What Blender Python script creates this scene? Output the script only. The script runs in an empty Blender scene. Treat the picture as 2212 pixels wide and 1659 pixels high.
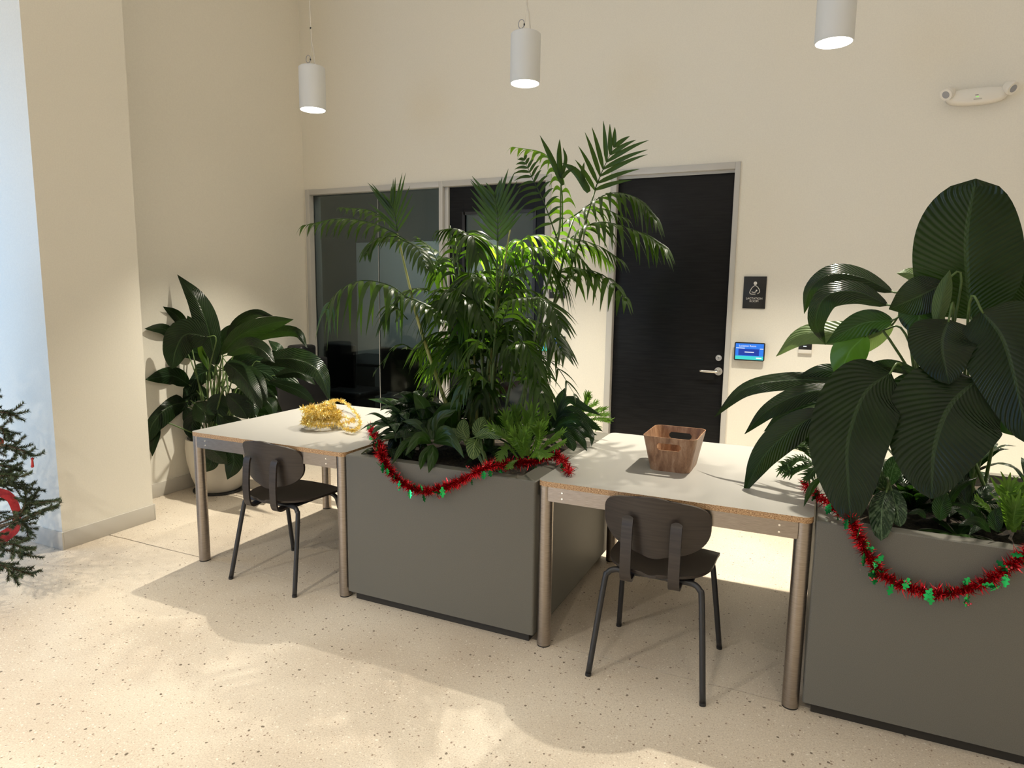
import bpy, bmesh, math, random
from mathutils import Vector as V, Matrix
random.seed(7)
sc = bpy.context.scene
C = sc.collection
PI = math.pi
# ---------------------------------------------------------------- camera
W, H = 2212, 1659
FPX = 1439.02
CAM = V((3.0656, -2.4863, 1.5059))
YAW, PIT, ROL = 0.4312, 0.1366, 0.0137
_f = V((-math.sin(YAW)*math.cos(PIT), math.cos(YAW)*math.cos(PIT), -math.sin(PIT)))
_r = V((math.cos(YAW), math.sin(YAW), 0))
_u = _r.cross(_f)
RT = _r*math.cos(ROL) + _u*math.sin(ROL)
UP = -_r*math.sin(ROL) + _u*math.cos(ROL)
cam = bpy.data.cameras.new('camera'); cam.sensor_width = 36; cam.lens = FPX/W*36
cam.clip_start = 0.05
co = bpy.data.objects.new('camera', cam); C.objects.link(co); sc.camera = co
m = Matrix((RT, UP, -_f)).transposed().to_4x4(); m.translation = CAM
co.matrix_world = m
def at(u, v, X=None, Y=None, Z=None):
    """point of the room seen at pixel (u, v) on a plane of constant X, Y or Z"""
    d = _f + RT*((u-W/2)/FPX) + UP*((H/2-v)/FPX)
    t = (X-CAM.x)/d.x if X is not None else (Y-CAM.y)/d.y if Y is not None else (Z-CAM.z)/d.z
    return CAM + d*t
def depth(p): return (p-CAM).dot(_f)
# ---------------------------------------------------------------- world, exposure
sc.view_settings.view_transform = 'Standard'; sc.view_settings.look = 'None'
sc.view_settings.gamma = 1; sc.view_settings.use_curve_mapping = False
sc.view_settings.exposure = -0.12
w = bpy.data.worlds.new('world'); sc.world = w; w.use_nodes = True
w.node_tree.nodes['Background'].inputs[0].default_value = (0.55, 0.62, 0.75, 1)
w.node_tree.nodes['Background'].inputs[1].default_value = 0.3
# ---------------------------------------------------------------- lamps
def spot(name, loc, power, col, size=150, blend=0.6, rad=0.03, to=None):
    l = bpy.data.lights.new(name, 'SPOT'); l.energy = power; l.color = col
    l.spot_size = math.radians(size); l.spot_blend = blend; l.shadow_soft_size = rad
    o = bpy.data.objects.new(name, l); C.objects.link(o); o.location = loc
    if to is not None: o.rotation_euler = (V(to)-V(loc)).to_track_quat('-Z', 'Y').to_euler()
    return o
def area(name, loc, to, sx, sy, power, col, spread=180):
    l = bpy.data.lights.new(name, 'AREA'); l.energy = power; l.color = col; l.shape = 'RECTANGLE'
    l.size = sx; l.size_y = sy; l.spread = math.radians(spread)
    o = bpy.data.objects.new(name, l); C.objects.link(o); o.location = loc
    o.rotation_euler = (V(to)-V(loc)).to_track_quat('-Z', 'Y').to_euler()
    return o
WARM = (1.0, 0.925, 0.76)
PEND = [(-0.074, 1.134), (1.448, 1.150), (3.031, 1.132), (4.56, 1.132)]
PZ = 2.68
for i, (x, y) in enumerate(PEND):
    spot('pendant_lamp', (x, y, PZ-0.01), 400, WARM, 97, 1.0, 0.018)
for x, p in ((-0.6, 180), (0.75, 240), (2.4, 85), (3.9, 85), (5.4, 60)):
    spot('aisle_lamp', (x, -2.9, 2.75), p*1.9, (1.0,.925,.77), 128, 1.0, 0.022)
for x in (-0.6, 2.4, 5.4):
    spot('aisle_lamp', (x, -5.4, 2.9), 90, WARM, 150, 1.0, 0.05)
area('ceiling_bounce_fill', (2.2, -2.5, 4.85), (2.2, -2.5, 0), 9, 7, 90, (1.0, 0.94, 0.84))  # added soft fill, imitates light bounced from the white ceiling; no fixture
area('daylight_side_window', (-2.32, -1.45, 1.5), (-1.2, -0.6, 1.3), 1.6, 2.4, 40, (0.27, 0.58, 1.0))
area('daylight_rear_window', (-1.2, -7.9, 1.6), (0.6, 0, 1.4), 3.0, 2.4, 110, (0.45, 0.66, 1.0))
area('meeting_room_fill', (-1.0, 3.2, 2.9), (-1.4, 4.6, .8), 1.5, 1.0, 62.0, (0.85, 0.95, 0.95))  # added unseen fill that lifts the dark interior behind the glass
# ---------------------------------------------------------------- materials
def mat(name, col=(.8,.8,.8), rough=.5, metal=0., spec=.5, emit=None, es=1.0, coat=0):
    m = bpy.data.materials.new(name); m.use_nodes = True
    b = m.node_tree.nodes['Principled BSDF']
    b.inputs['Base Color'].default_value = (*col, 1); b.inputs['Roughness'].default_value = rough
    b.inputs['Metallic'].default_value = metal; b.inputs['Specular IOR Level'].default_value = spec
    b.inputs['Coat Weight'].default_value = coat
    if emit: b.inputs['Emission Color'].default_value = (*emit, 1); b.inputs['Emission Strength'].default_value = es
    return m
def nd(m, t, **kw):
    n = m.node_tree.nodes.new(t)
    for k, v in kw.items():
        if k in n.inputs: n.inputs[k].default_value = v
        else: setattr(n, k, v)
    return n
def lk(m, a, b): m.node_tree.links.new(a, b)
def ramp(m, src, stops):
    n = nd(m, 'ShaderNodeValToRGB'); cr = n.color_ramp
    while len(cr.elements) < len(stops): cr.elements.new(0.5)
    for e, (p, c) in zip(cr.elements, stops): e.position = p; e.color = (*c, 1)
    lk(m, src, n.inputs[0]); return n
def coords(m, scale=(1,1,1), kind='Object'):
    tc = nd(m, 'ShaderNodeTexCoord'); mp = nd(m, 'ShaderNodeMapping'); mp.inputs['Scale'].default_value = scale
    lk(m, tc.outputs[kind], mp.inputs[0]); return mp.outputs[0]
def bump(m, src, strength=.3, dist=.002):
    b = nd(m, 'ShaderNodeBump', Strength=strength, Distance=dist); lk(m, src, b.inputs['Height'])
    lk(m, b.outputs[0], m.node_tree.nodes['Principled BSDF'].inputs['Normal']); return b
def noisy(m, c1, c2, scale=(5,5,5), sc_=1., detail=3, bs=0, bd=.001, lo=.35, hi=.65):
    n = nd(m, 'ShaderNodeTexNoise', Scale=sc_, Detail=detail); lk(m, coords(m, scale), n.inputs['Vector'])
    r = ramp(m, n.outputs[0], [(lo, c1), (hi, c2)])
    lk(m, r.outputs[0], m.node_tree.nodes['Principled BSDF'].inputs['Base Color'])
    if bs: bump(m, n.outputs[0], bs, bd)
    return m
M = {}
M['wall'] = noisy(mat('painted_wall', rough=.65), (.77,.735,.655), (.80,.765,.68), (140,140,140), 1, 2, .12, .001)
M['base'] = mat('baseboard_vinyl', (.52,.49,.44), .45)
M['ceil'] = mat('ceiling_paint', (.80,.77,.70), .8)
M['frame'] = noisy(mat('door_frame_paint', rough=.35), (.50,.49,.47), (.53,.52,.50), (3,3,3), 1, 2)
M['door'] = noisy(mat('black_door_laminate', rough=.30, spec=.16), (.006,.0065,.008), (.011,.0115,.013), (6,6,90), 1, 3, .1, .0006)
M['carpet'] = noisy(mat('carpet', rough=.95), (.03,.033,.032), (.05,.053,.05), (60,60,60))
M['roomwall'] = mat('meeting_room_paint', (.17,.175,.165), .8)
M['steel'] = mat('satin_steel', (.72,.70,.67), .25, 1)
M['black'] = mat('black_plastic', (.012,.012,.013), .4)
M['white'] = mat('white_plastic', (.78,.75,.69), .4)
M['chrome'] = mat('screw_chrome', (.85,.84,.82), .18, 1)
M['pend'] = mat('pendant_white_paint', (.66,.67,.67), .5)
M['lens'] = mat('pendant_lens', (1,1,1), .5, emit=(1,.95,.85), es=14)
M['cable'] = mat('white_cable', (.62,.58,.5), .6)
M['top'] = noisy(mat('grey_laminate', rough=.38), (.335,.325,.305), (.37,.355,.335), (400,400,400), 1, 2)
M['ply'] = None
M['planter'] = noisy(mat('grey_powder_coat', rough=.55), (.100,.095,.080), (.135,.128,.108), (500,500,500), 1, 2, .35, .0008)
M['plinth'] = mat('black_plinth', (.018,.016,.014), .4)
M['soil'] = noisy(mat('potting_soil', rough=.95), (.01,.007,.005), (.05,.035,.022), (60,60,60), 1, 4, 1, .01)
M['chairwood'] = noisy(mat('dark_stained_ply', rough=.42), (.024,.018,.015), (.040,.030,.025), (6,6,120), 1, 4, .25, .0006)
M['chairmetal'] = mat('black_powder_tube', (.020,.020,.022), .35)
M['pot'] = noisy(mat('cream_pot', rough=.55), (.55,.51,.44), (.60,.56,.49), (4,4,4))
def ply():
    m = mat('plywood_edge', rough=.5)
    n = nd(m, 'ShaderNodeTexNoise', Scale=1., Detail=2); lk(m, coords(m, (160,160,420)), n.inputs['Vector'])
    wv = nd(m, 'ShaderNodeTexWave', Scale=1., Distortion=1.2); wv.bands_direction = 'Z'
    lk(m, coords(m, (1,1,55)), wv.inputs['Vector'])
    mx = nd(m, 'ShaderNodeMath', operation='MULTIPLY'); lk(m, n.outputs[0], mx.inputs[0]); lk(m, wv.outputs[1], mx.inputs[1])
    r = ramp(m, n.outputs[0], [(.35, (.20,.10,.045)), (.5, (.46,.27,.13)), (.65, (.66,.46,.26))])
    lk(m, r.outputs[0], m.node_tree.nodes['Principled BSDF'].inputs['Base Color']); return m
M['ply'] = ply()
def brushed():
    m = mat('brushed_bronze_steel', (.36,.31,.265), .36, 1)
    n = nd(m, 'ShaderNodeTexNoise', Scale=1., Detail=3); lk(m, coords(m, (25,25,900)), n.inputs['Vector'])
    r = ramp(m, n.outputs[0], [(.3, (.27,.235,.205)), (.7, (.41,.36,.315))])
    lk(m, r.outputs[0], m.node_tree.nodes['Principled BSDF'].inputs['Base Color']); bump(m, n.outputs[0], .15, .0004)
    return m
M['leg'] = brushed()
def wood():
    m = mat('walnut_veneer', rough=.45)
    n = nd(m, 'ShaderNodeTexNoise', Scale=1., Detail=5, Distortion=.4); lk(m, coords(m, (38,38,7)), n.inputs['Vector'])
    n2 = nd(m, 'ShaderNodeTexNoise', Scale=1., Detail=2); lk(m, coords(m, (500,500,30)), n2.inputs['Vector'])
    mx = nd(m, 'ShaderNodeMath', operation='ADD'); lk(m, n.outputs[0], mx.inputs[0])
    ml = nd(m, 'ShaderNodeMath', operation='MULTIPLY'); ml.inputs[1].default_value = .25; lk(m, n2.outputs[0], ml.inputs[0]); lk(m, ml.outputs[0], mx.inputs[1])
    r = ramp(m, mx.outputs[0], [(.42, (.15,.070,.036)), (.62, (.29,.155,.085)), (.80, (.42,.27,.17))])
    lk(m, r.outputs[0], m.node_tree.nodes['Principled BSDF'].inputs['Base Color']); bump(m, mx.outputs[0], .1, .0005)
    return m
M['wood'] = wood()
def terrazzo():
    m = mat('polished_terrazzo', rough=.30); b = m.node_tree.nodes['Principled BSDF']
    base = nd(m, 'ShaderNodeTexNoise', Scale=1.3, Detail=4); lk(m, coords(m, (1,1,1)), base.inputs['Vector'])
    r0 = ramp(m, base.outputs[0], [(.33, (.50,.425,.345)), (.52, (.575,.505,.42)), (.7, (.63,.565,.48))])
    cur = r0.outputs[0]
    fine = nd(m, 'ShaderNodeTexNoise', Scale=170., Detail=3); lk(m, coords(m), fine.inputs['Vector'])
    rf = ramp(m, fine.outputs[0], [(.3, (.80,.78,.75)), (.6, (1.08,1.07,1.05))])
    mx = nd(m, 'ShaderNodeMix', data_type='RGBA', blend_type='MULTIPLY'); mx.inputs[0].default_value = .8
    lk(m, cur, mx.inputs[6]); lk(m, rf.outputs[0], mx.inputs[7]); cur = mx.outputs[2]
    for scale, thr, dens, col in ((110, .28, .62, (.66,.59,.49)), (130, .26, .76, (.36,.27,.20)), (75, .25, .84, (.72,.66,.57)), (60, .23, .86, (.22,.155,.11)), (38, .19, .91, (.11,.08,.055))):
        dn = nd(m, 'ShaderNodeTexNoise', Scale=scale*.9, Detail=1); lk(m, coords(m), dn.inputs['Vector'])
        ad = nd(m, 'ShaderNodeMix', data_type='VECTOR'); ad.inputs[0].default_value = .012
        lk(m, coords(m), ad.inputs[4]); lk(m, dn.outputs[1], ad.inputs[5])
        v = nd(m, 'ShaderNodeTexVoronoi', Scale=float(scale)); lk(m, ad.outputs[1], v.inputs['Vector'])
        lt = nd(m, 'ShaderNodeMath', operation='LESS_THAN'); lt.inputs[1].default_value = thr; lk(m, v.outputs['Distance'], lt.inputs[0])
        sp = nd(m, 'ShaderNodeSeparateColor'); lk(m, v.outputs['Color'], sp.inputs[0])
        gt = nd(m, 'ShaderNodeMath', operation='GREATER_THAN'); gt.inputs[1].default_value = dens; lk(m, sp.outputs[0], gt.inputs[0])
        mu = nd(m, 'ShaderNodeMath', operation='MULTIPLY'); lk(m, lt.outputs[0], mu.inputs[0]); lk(m, gt.outputs[0], mu.inputs[1])
        m2 = nd(m, 'ShaderNodeMath', operation='MULTIPLY'); m2.inputs[1].default_value = .9; lk(m, mu.outputs[0], m2.inputs[0])
        mx = nd(m, 'ShaderNodeMix', data_type='RGBA'); lk(m, m2.outputs[0], mx.inputs[0]); lk(m, cur, mx.inputs[6]); mx.inputs[7].default_value = (*col, 1)
        cur = mx.outputs[2]
    lk(m, cur, b.inputs['Base Color'])
    rr = ramp(m, base.outputs[0], [(.3, (.34,.34,.34)), (.7, (.46,.46,.46))]); lk(m, rr.outputs[0], b.inputs['Roughness'])
    return m
M['floor'] = terrazzo()
def glass():
    m = bpy.data.materials.new('tinted_glass'); m.use_nodes = True; nt = m.node_tree; nt.nodes.clear()
    o = nt.nodes.new('ShaderNodeOutputMaterial'); mx = nt.nodes.new('ShaderNodeMixShader')
    t = nt.nodes.new('ShaderNodeBsdfTransparent'); t.inputs[0].default_value = (.55,.58,.565,1)
    g = nt.nodes.new('ShaderNodeBsdfGlossy'); g.inputs['Roughness'].default_value = .06; g.inputs[0].default_value = (.9,.95,.93,1)
    fr = nt.nodes.new('ShaderNodeFresnel'); fr.inputs[0].default_value = 1.5
    nt.links.new(fr.outputs[0], mx.inputs[0]); nt.links.new(t.outputs[0], mx.inputs[1]); nt.links.new(g.outputs[0], mx.inputs[2])
    nt.links.new(mx.outputs[0], o.inputs[0]); return m
M['glass'] = glass()
M['wboard'] = mat('glass_marker_board', (.62,.66,.64), .4)
def leafmat(name, c, c2, vein, rough=.3, trans=.15, tcol=(.2,.5,.03), freq=16, k=3.2, bs=.5, stripe=0., mid=.6, bd=.004, patch=0, spec=.22):
    m = mat(name, c, rough, spec=spec); nt = m.node_tree; b = nt.nodes['Principled BSDF']
    uv = nd(m, 'ShaderNodeUVMap'); s = nd(m, 'ShaderNodeSeparateXYZ'); lk(m, uv.outputs[0], s.inputs[0])
    def mth(op, a, b_=None):
        n = nd(m, 'ShaderNodeMath', operation=op)
        for i, x in enumerate((a, b_)):
            if x is None: continue
            if isinstance(x, (int, float)): n.inputs[i].default_value = x
            else: lk(m, x, n.inputs[i])
        return n.outputs[0]
    au = mth('ABSOLUTE', mth('SUBTRACT', s.outputs[0], .5))
    ph = mth('SUBTRACT', mth('MULTIPLY', s.outputs[1], freq), mth('MULTIPLY', mth('POWER', au, .8), k*2))
    sn = mth('SINE', mth('MULTIPLY', ph, 2*PI))
    s01 = mth('ADD', mth('MULTIPLY', sn, .5), .5)
    midm = mth('LESS_THAN', au, .022)
    n = nd(m, 'ShaderNodeTexNoise', Scale=9., Detail=3); lk(m, coords(m), n.inputs['Vector'])
    r = ramp(m, n.outputs[0], [(.35, c), (.65, c2)]); cur = r.outputs[0]
    mx = nd(m, 'ShaderNodeMix', data_type='RGBA'); lk(m, mth('MULTIPLY', mth('POWER', s01, 3 if not stripe else 1.5), max(stripe, .22)), mx.inputs[0])
    lk(m, cur, mx.inputs[6]); mx.inputs[7].default_value = (*vein, 1); cur = mx.outputs[2]
    if patch:
        n2 = nd(m, 'ShaderNodeTexNoise', Scale=1., Detail=3); mp = nd(m, 'ShaderNodeMapping'); mp.inputs['Scale'].default_value = (5, 9, 1)
        lk(m, uv.outputs[0], mp.inputs[0]); lk(m, mp.outputs[0], n2.inputs['Vector'])
        pm = mth('MULTIPLY', mth('GREATER_THAN', n2.outputs[0], .54), patch)
        mx = nd(m, 'ShaderNodeMix', data_type='RGBA'); lk(m, pm, mx.inputs[0]); lk(m, cur, mx.inputs[6]); mx.inputs[7].default_value = (*vein, 1); cur = mx.outputs[2]
    mx = nd(m, 'ShaderNodeMix', data_type='RGBA'); lk(m, mth('MULTIPLY', midm, mid), mx.inputs[0])
    lk(m, cur, mx.inputs[6]); mx.inputs[7].default_value = (*[min(1, x*1.6+.01) for x in vein], 1); cur = mx.outputs[2]
    lk(m, cur, b.inputs['Base Color'])
    hgt = mth('ADD', mth('MULTIPLY', sn, .5), mth('MULTIPLY', midm, -1.5))
    bump(m, hgt, bs, bd)
    if trans:
        t = nd(m, 'ShaderNodeBsdfTranslucent'); t.inputs[0].default_value = (*tcol, 1)
        ms = nd(m, 'ShaderNodeMixShader'); ms.inputs[0].default_value = trans
        lk(m, b.outputs[0], ms.inputs[1]); lk(m, t.outputs[0], ms.inputs[2])
        lk(m, ms.outputs[0], nt.nodes['Material Output'].inputs[0])
    return m
M['lily'] = leafmat('peace_lily_leaf', (.0045,.0105,.0035), (.008,.018,.005), (.016,.034,.009), .24, .05, (.10,.24,.02), 25, 5.2, .6, bd=.003)
M['lily_pale'] = leafmat('pale_lily_leaf', (.06,.10,.04), (.085,.13,.05), (.035,.065,.02), .45, .18, (.3,.45,.12), 14, 3.2, .4)
M['palm'] = leafmat('palm_leaflet', (.010,.023,.005), (.018,.036,.007), (.03,.06,.016), .34, .22, (.17,.38,.02), 2, 1, .1, mid=.3)
M['palm2'] = leafmat('backlit_palm_leaflet', (.024,.055,.008), (.036,.075,.010), (.06,.12,.03), .36, .5, (.34,.68,.03), 2, 1, .1, mid=.3)  # brighter lime copy of the palm leaflet, backlight put into its colour
M['strap'] = leafmat('strap_leaf', (.012,.028,.006), (.020,.044,.009), (.04,.08,.025), .28, .14, (.15,.4,.03), 3, 1, .3)
M['dark'] = leafmat('dark_leaf', (.005,.012,.005), (.009,.020,.007), (.02,.045,.018), .26, .08, (.1,.3,.03), 12, 3, .5)
M['agla'] = leafmat('variegated_leaf', (.006,.018,.007), (.010,.028,.009), (.09,.14,.07), .3, .1, (.1,.3,.05), 12, 3, .4, patch=.65)
M['cala'] = leafmat('striped_prayer_leaf', (.018,.045,.012), (.024,.055,.014), (.16,.22,.07), .32, .1, (.1,.3,.05), 8, 2.4, .2, stripe=.85)
M['fern'] = leafmat('crested_fern_leaf', (.045,.10,.010), (.08,.15,.018), (.11,.19,.04), .42, .28, (.3,.6,.05), 7, 2, .3)
M['stem'] = noisy(mat('green_stem', rough=.45), (.05,.09,.02), (.09,.15,.035), (4,4,40))
M['cane'] = noisy(mat('palm_cane', rough=.45), (.16,.20,.05), (.36,.36,.12), (3,3,9))
M['needle'] = noisy(mat('fir_needle', rough=.55), (.018,.036,.012), (.05,.075,.026), (30,30,30))
M['bark'] = noisy(mat('fir_bark', rough=.9), (.05,.03,.018), (.10,.065,.04), (30,30,30))
M['red'] = mat('red_tinsel_foil', (.55,.018,.028), .16, .9)
M['redm'] = mat('red_gloss', (.45,.008,.012), .25, coat=.5)
M['ribbon'] = noisy(mat('red_velvet_ribbon', rough=.8), (.34,.012,.014), (.42,.02,.02), (80,80,80))
M['holly'] = mat('green_holly_foil', (.02,.42,.11), .2, .85)
M['gold'] = mat('gold_tinsel_foil', (.98,.80,.32), .22, .85)
M['screen'] = mat('screen_blue', (.0,.02,.08), .2, emit=(.03,.21,.86), es=1.0)
M['screen2'] = mat('screen_navy', (.0,.0,.03), .2, emit=(.01,.05,.38), es=1.0)
M['screen3'] = mat('screen_cyan', (.0,.05,.05), .2, emit=(.06,.72,.68), es=1.0)
M['screenw'] = mat('screen_white', (.1,.1,.1), .2, emit=(.9,.97,1), es=1.0)
M['signw'] = mat('sign_white_print', (.78,.76,.72), .5)
M['lensgrey'] = mat('lamp_lens_grey', (.30,.31,.34), .15)
M['led'] = mat('green_indicator', (.1,.3,.05), .3, emit=(.4,1,.2), es=1)
M['office'] = mat('black_leather', (.010,.010,.011), .45)
# ---------------------------------------------------------------- object helpers
def tag(o, label=None, cat=None, group=None, kind=None):
    if label: o['label'] = label
    if cat: o['category'] = cat
    if group: o['group'] = group
    if kind: o['kind'] = kind
    return o
def thing(name, label, cat, loc=(0,0,0), rz=0, group=None):
    o = bpy.data.objects.new(name, None); C.objects.link(o); o.location = loc; o.rotation_euler = (0,0,rz)
    o.empty_display_size = .05
    return tag(o, label, cat, group)
def local(root, pts):
    """points given in room coordinates, turned into the root's own coordinates"""
    if root is None: return pts
    off = V((0,0,0)); r = root
    while r is not None: off += V(r.location); r = r.parent
    return [V(p)-off for p in pts]
def mesh(name, verts, faces, m, parent=None, uvs=None, smooth=False, label=None, world=False, mats=None, fm=None):
    me = bpy.data.meshes.new(name)
    if world: verts = local(parent, verts)
    me.from_pydata([tuple(v) for v in verts], [], faces)
    if uvs is not None:
        ul = me.uv_layers.new(name='UVMap').data
        flat = []
        for l in me.loops: flat.extend(uvs[l.vertex_index])
        ul.foreach_set('uv', flat)
    for x in (mats or [m]): me.materials.append(x)
    if fm: me.polygons.foreach_set('material_index', fm)
    if smooth: me.polygons.foreach_set('use_smooth', [True]*len(me.polygons))
    me.update()
    o = bpy.data.objects.new(name, me); C.objects.link(o)
    if parent is not None: o.parent = parent
    if label: o['label'] = label
    return o
def from_bm(name, bm, m, parent=None, smooth=False, label=None, mats=None):
    me = bpy.data.meshes.new(name); bm.normal_update(); bm.to_mesh(me); bm.free()
    for x in (mats or [m]): me.materials.append(x)
    if smooth:
        me.polygons.foreach_set('use_smooth', [True]*len(me.polygons))
        me.set_sharp_from_angle(angle=math.radians(38))
    o = bpy.data.objects.new(name, me); C.objects.link(o)
    if parent is not None: o.parent = parent
    if label: o['label'] = label
    return o
def add_box(bm, x0, x1, y0, y1, z0, z1, bev=0, seg=2):
    vs = [bm.verts.new((x, y, z)) for x in (x0,x1) for y in (y0,y1) for z in (z0,z1)]
    fs = [bm.faces.new([vs[i] for i in f]) for f in ((0,1,3,2),(4,6,7,5),(0,4,5,1),(2,3,7,6),(0,2,6,4),(1,5,7,3))]
    if bev:
        es = list({e for f in fs for e in f.edges})
        bmesh.ops.bevel(bm, geom=es, offset=bev, segments=seg, affect='EDGES', profile=.5)
def box(name, x0, x1, y0, y1, z0, z1, m, parent=None, bev=0, seg=2, label=None, mats=None):
    bm = bmesh.new(); add_box(bm, x0, x1, y0, y1, z0, z1, bev, seg)
    return from_bm(name, bm, m, parent, bool(bev), label, mats)
def add_cyl(bm, p0, p1, r0, r1=None, n=24, cap=True):
    p0, p1 = V(p0), V(p1); r1 = r0 if r1 is None else r1
    d = (p1-p0).normalized(); a = d.orthogonal().normalized(); b = d.cross(a)
    A = [bm.verts.new(p0+(a*math.cos(t)+b*math.sin(t))*r0) for t in [2*PI*i/n for i in range(n)]]
    B = [bm.verts.new(p1+(a*math.cos(t)+b*math.sin(t))*r1) for t in [2*PI*i/n for i in range(n)]]
    for i in range(n): bm.faces.new((A[i], A[(i+1)%n], B[(i+1)%n], B[i]))
    if cap: bm.faces.new(A[::-1]); bm.faces.new(B)
def cyl(name, p0, p1, r, m, parent=None, r1=None, n=24, label=None):
    bm = bmesh.new(); add_cyl(bm, p0, p1, r, r1, n); return from_bm(name, bm, m, parent, True, label)
def cr(pts, n):
    """Catmull-Rom samples through pts"""
    P = [V(p) for p in pts]
    if len(P) == 2: return [P[0].lerp(P[1], i/n) for i in range(n+1)]
    Q = [P[0]*2-P[1]] + P + [P[-1]*2-P[-2]]
    out = []; k = len(P)-1
    for i in range(n+1):
        s = min(i/n*k, k-1e-9); j = int(s); t = s-j; a, b, c, d = Q[j:j+4]
        out.append(.5*((2*b)+(c-a)*t+(2*a-5*b+4*c-d)*t*t+(3*b-a-3*c+d)*t**3))
    return out
def tube_geo(path, r, n=8, verts=None, faces=None, cap=True):
    verts = [] if verts is None else verts; faces = [] if faces is None else faces
    base = len(verts); k = len(path); rr = r if callable(r) else (lambda t: r)
    up = None
    for i, p in enumerate(path):
        T = (path[min(i+1,k-1)]-path[max(i-1,0)]).normalized()
        up = T.orthogonal().normalized() if up is None else (up-T*up.dot(T)).normalized()
        s = T.cross(up)
        for j in range(n):
            a = 2*PI*j/n; verts.append(p+(up*math.cos(a)+s*math.sin(a))*rr(i/(k-1)))
    for i in range(k-1):
        for j in range(n):
            a = base+i*n+j; b = base+i*n+(j+1)%n; faces.append((a, b, b+n, a+n))
    if cap:
        faces.append(tuple(base+j for j in range(n))[::-1]); faces.append(tuple(base+(k-1)*n+j for j in range(n)))
    return verts, faces
def tube(name, pts, r, m, parent=None, n=8, seg=12, world=False, label=None):
    v, f = tube_geo(cr(pts, seg), r, n); return mesh(name, v, f, m, parent, smooth=True, world=world, label=label)
def rrect(x0, x1, y0, y1, r, n=6):
    out = []
    for cx, cy, a0 in ((x1-r,y1-r,0),(x0+r,y1-r,90),(x0+r,y0+r,180),(x1-r,y0+r,270)):
        for i in range(n+1):
            a = math.radians(a0+90*i/n); out.append((cx+r*math.cos(a), cy+r*math.sin(a)))
    return out
def prism(bm, poly, z0, z1, axis='Z'):
    f = (lambda x, y, z: (x, y, z)) if axis == 'Z' else (lambda x, y, z: (x, z, y))
    A = [bm.verts.new(f(x,y,z0)) for x, y in poly]; B = [bm.verts.new(f(x,y,z1)) for x, y in poly]
    n = len(poly)
    for i in range(n): bm.faces.new((A[i], A[(i+1)%n], B[(i+1)%n], B[i]))
    bm.faces.new(A[::-1]); bm.faces.new(B)
    bmesh.ops.recalc_face_normals(bm, faces=bm.faces)
def lathe(name, prof, m, parent=None, n=40, loc=(0,0,0), label=None):
    v = []; f = []; k = len(prof)
    for i in range(n):
        a = 2*PI*i/n
        for r, z in prof: v.append((loc[0]+r*math.cos(a), loc[1]+r*math.sin(a), loc[2]+z))
    for i in range(n):
        for j in range(k-1):
            a = i*k+j; b = ((i+1)%n)*k+j; f.append((a, b, b+1, a+1))
    o = mesh(name, v, f, m, parent, smooth=True, label=label); o.data.set_sharp_from_angle(angle=math.radians(40)); return o
def text(name, s, size, loc, m, parent=None, ext=.0006, align='CENTER', width=1., label=None):
    c = bpy.data.curves.new(name, 'FONT'); c.body = s; c.size = size; c.extrude = ext; c.align_x = align; c.align_y = 'CENTER'
    c.space_line = .95
    o = bpy.data.objects.new(name, c); C.objects.link(o)
    dg = bpy.context.evaluated_depsgraph_get(); me = bpy.data.meshes.new_from_object(o.evaluated_get(dg))
    bpy.data.objects.remove(o)
    me.name = name
    for v in me.vertices: x, y, z = v.co; v.co = (x*width, -z, y)
    me.transform(Matrix.Translation(V(loc)))
    me.materials.clear(); me.materials.append(m)
    q = bpy.data.objects.new(name, me); C.objects.link(q)
    if parent is not None: q.parent = parent
    if label: q['label'] = label
    return q
def struct(o, kind='structure'): o['kind'] = kind; return o
# ---------------------------------------------------------------- room shell
WY = 2.306; LX = -1.218; CX = -0.808; CY0, CY1 = -0.224, 0.351; CH = 5.0; RX = 7.0; RY = -8.2; TZ = 2.387
FX0, FX1, FZ = -1.196, 1.165, TZ       # window + door 1 frame
DX0, DX1 = 1.625, 2.513                # door 2 frame
bm = bmesh.new()
add_box(bm, LX, FX0, WY, WY+.14, 0, CH); add_box(bm, FX0, FX1, WY, WY+.14, FZ, CH)
add_box(bm, FX1, DX0, WY, WY+.14, 0, CH); add_box(bm, DX0, DX1, WY, WY+.14, FZ, CH); add_box(bm, DX1, RX, WY, WY+.14, 0, CH)
struct(from_bm('wall_back', bm, M['wall']))
struct(box('wall_left', LX-.12, LX, CY1, WY+.14, 0, CH, M['wall']))
struct(box('wall_pier', -3.2, CX, CY0, CY1, 0, CH, M['wall']))
bm = bmesh.new()                        # side wall with the daylight window
add_box(bm, -2.6, -2.45, RY, -2.35, 0, CH); add_box(bm, -2.6, -2.45, -.35, CY0, 0, CH)
add_box(bm, -2.6, -2.45, -2.35, -.35, 0, .25); add_box(bm, -2.6, -2.45, -2.35, -.35, 2.9, CH)
struct(from_bm('wall_window_side', bm, M['wall']))
struct(box('wall_right', RX, RX+.12, RY, WY+.14, 0, CH, M['wall']))
struct(box('wall_rear', -2.6, RX, RY-.12, RY, 0, CH, M['wall']))
struct(box('ceiling', -3.2, RX+.12, RY-.12, WY+.14, CH, CH+.1, M['ceil']))
fl = struct(box('floor', -3.2, RX+.12, RY-.12, WY+.14, -.12, -.03, M['plinth']))
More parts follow.
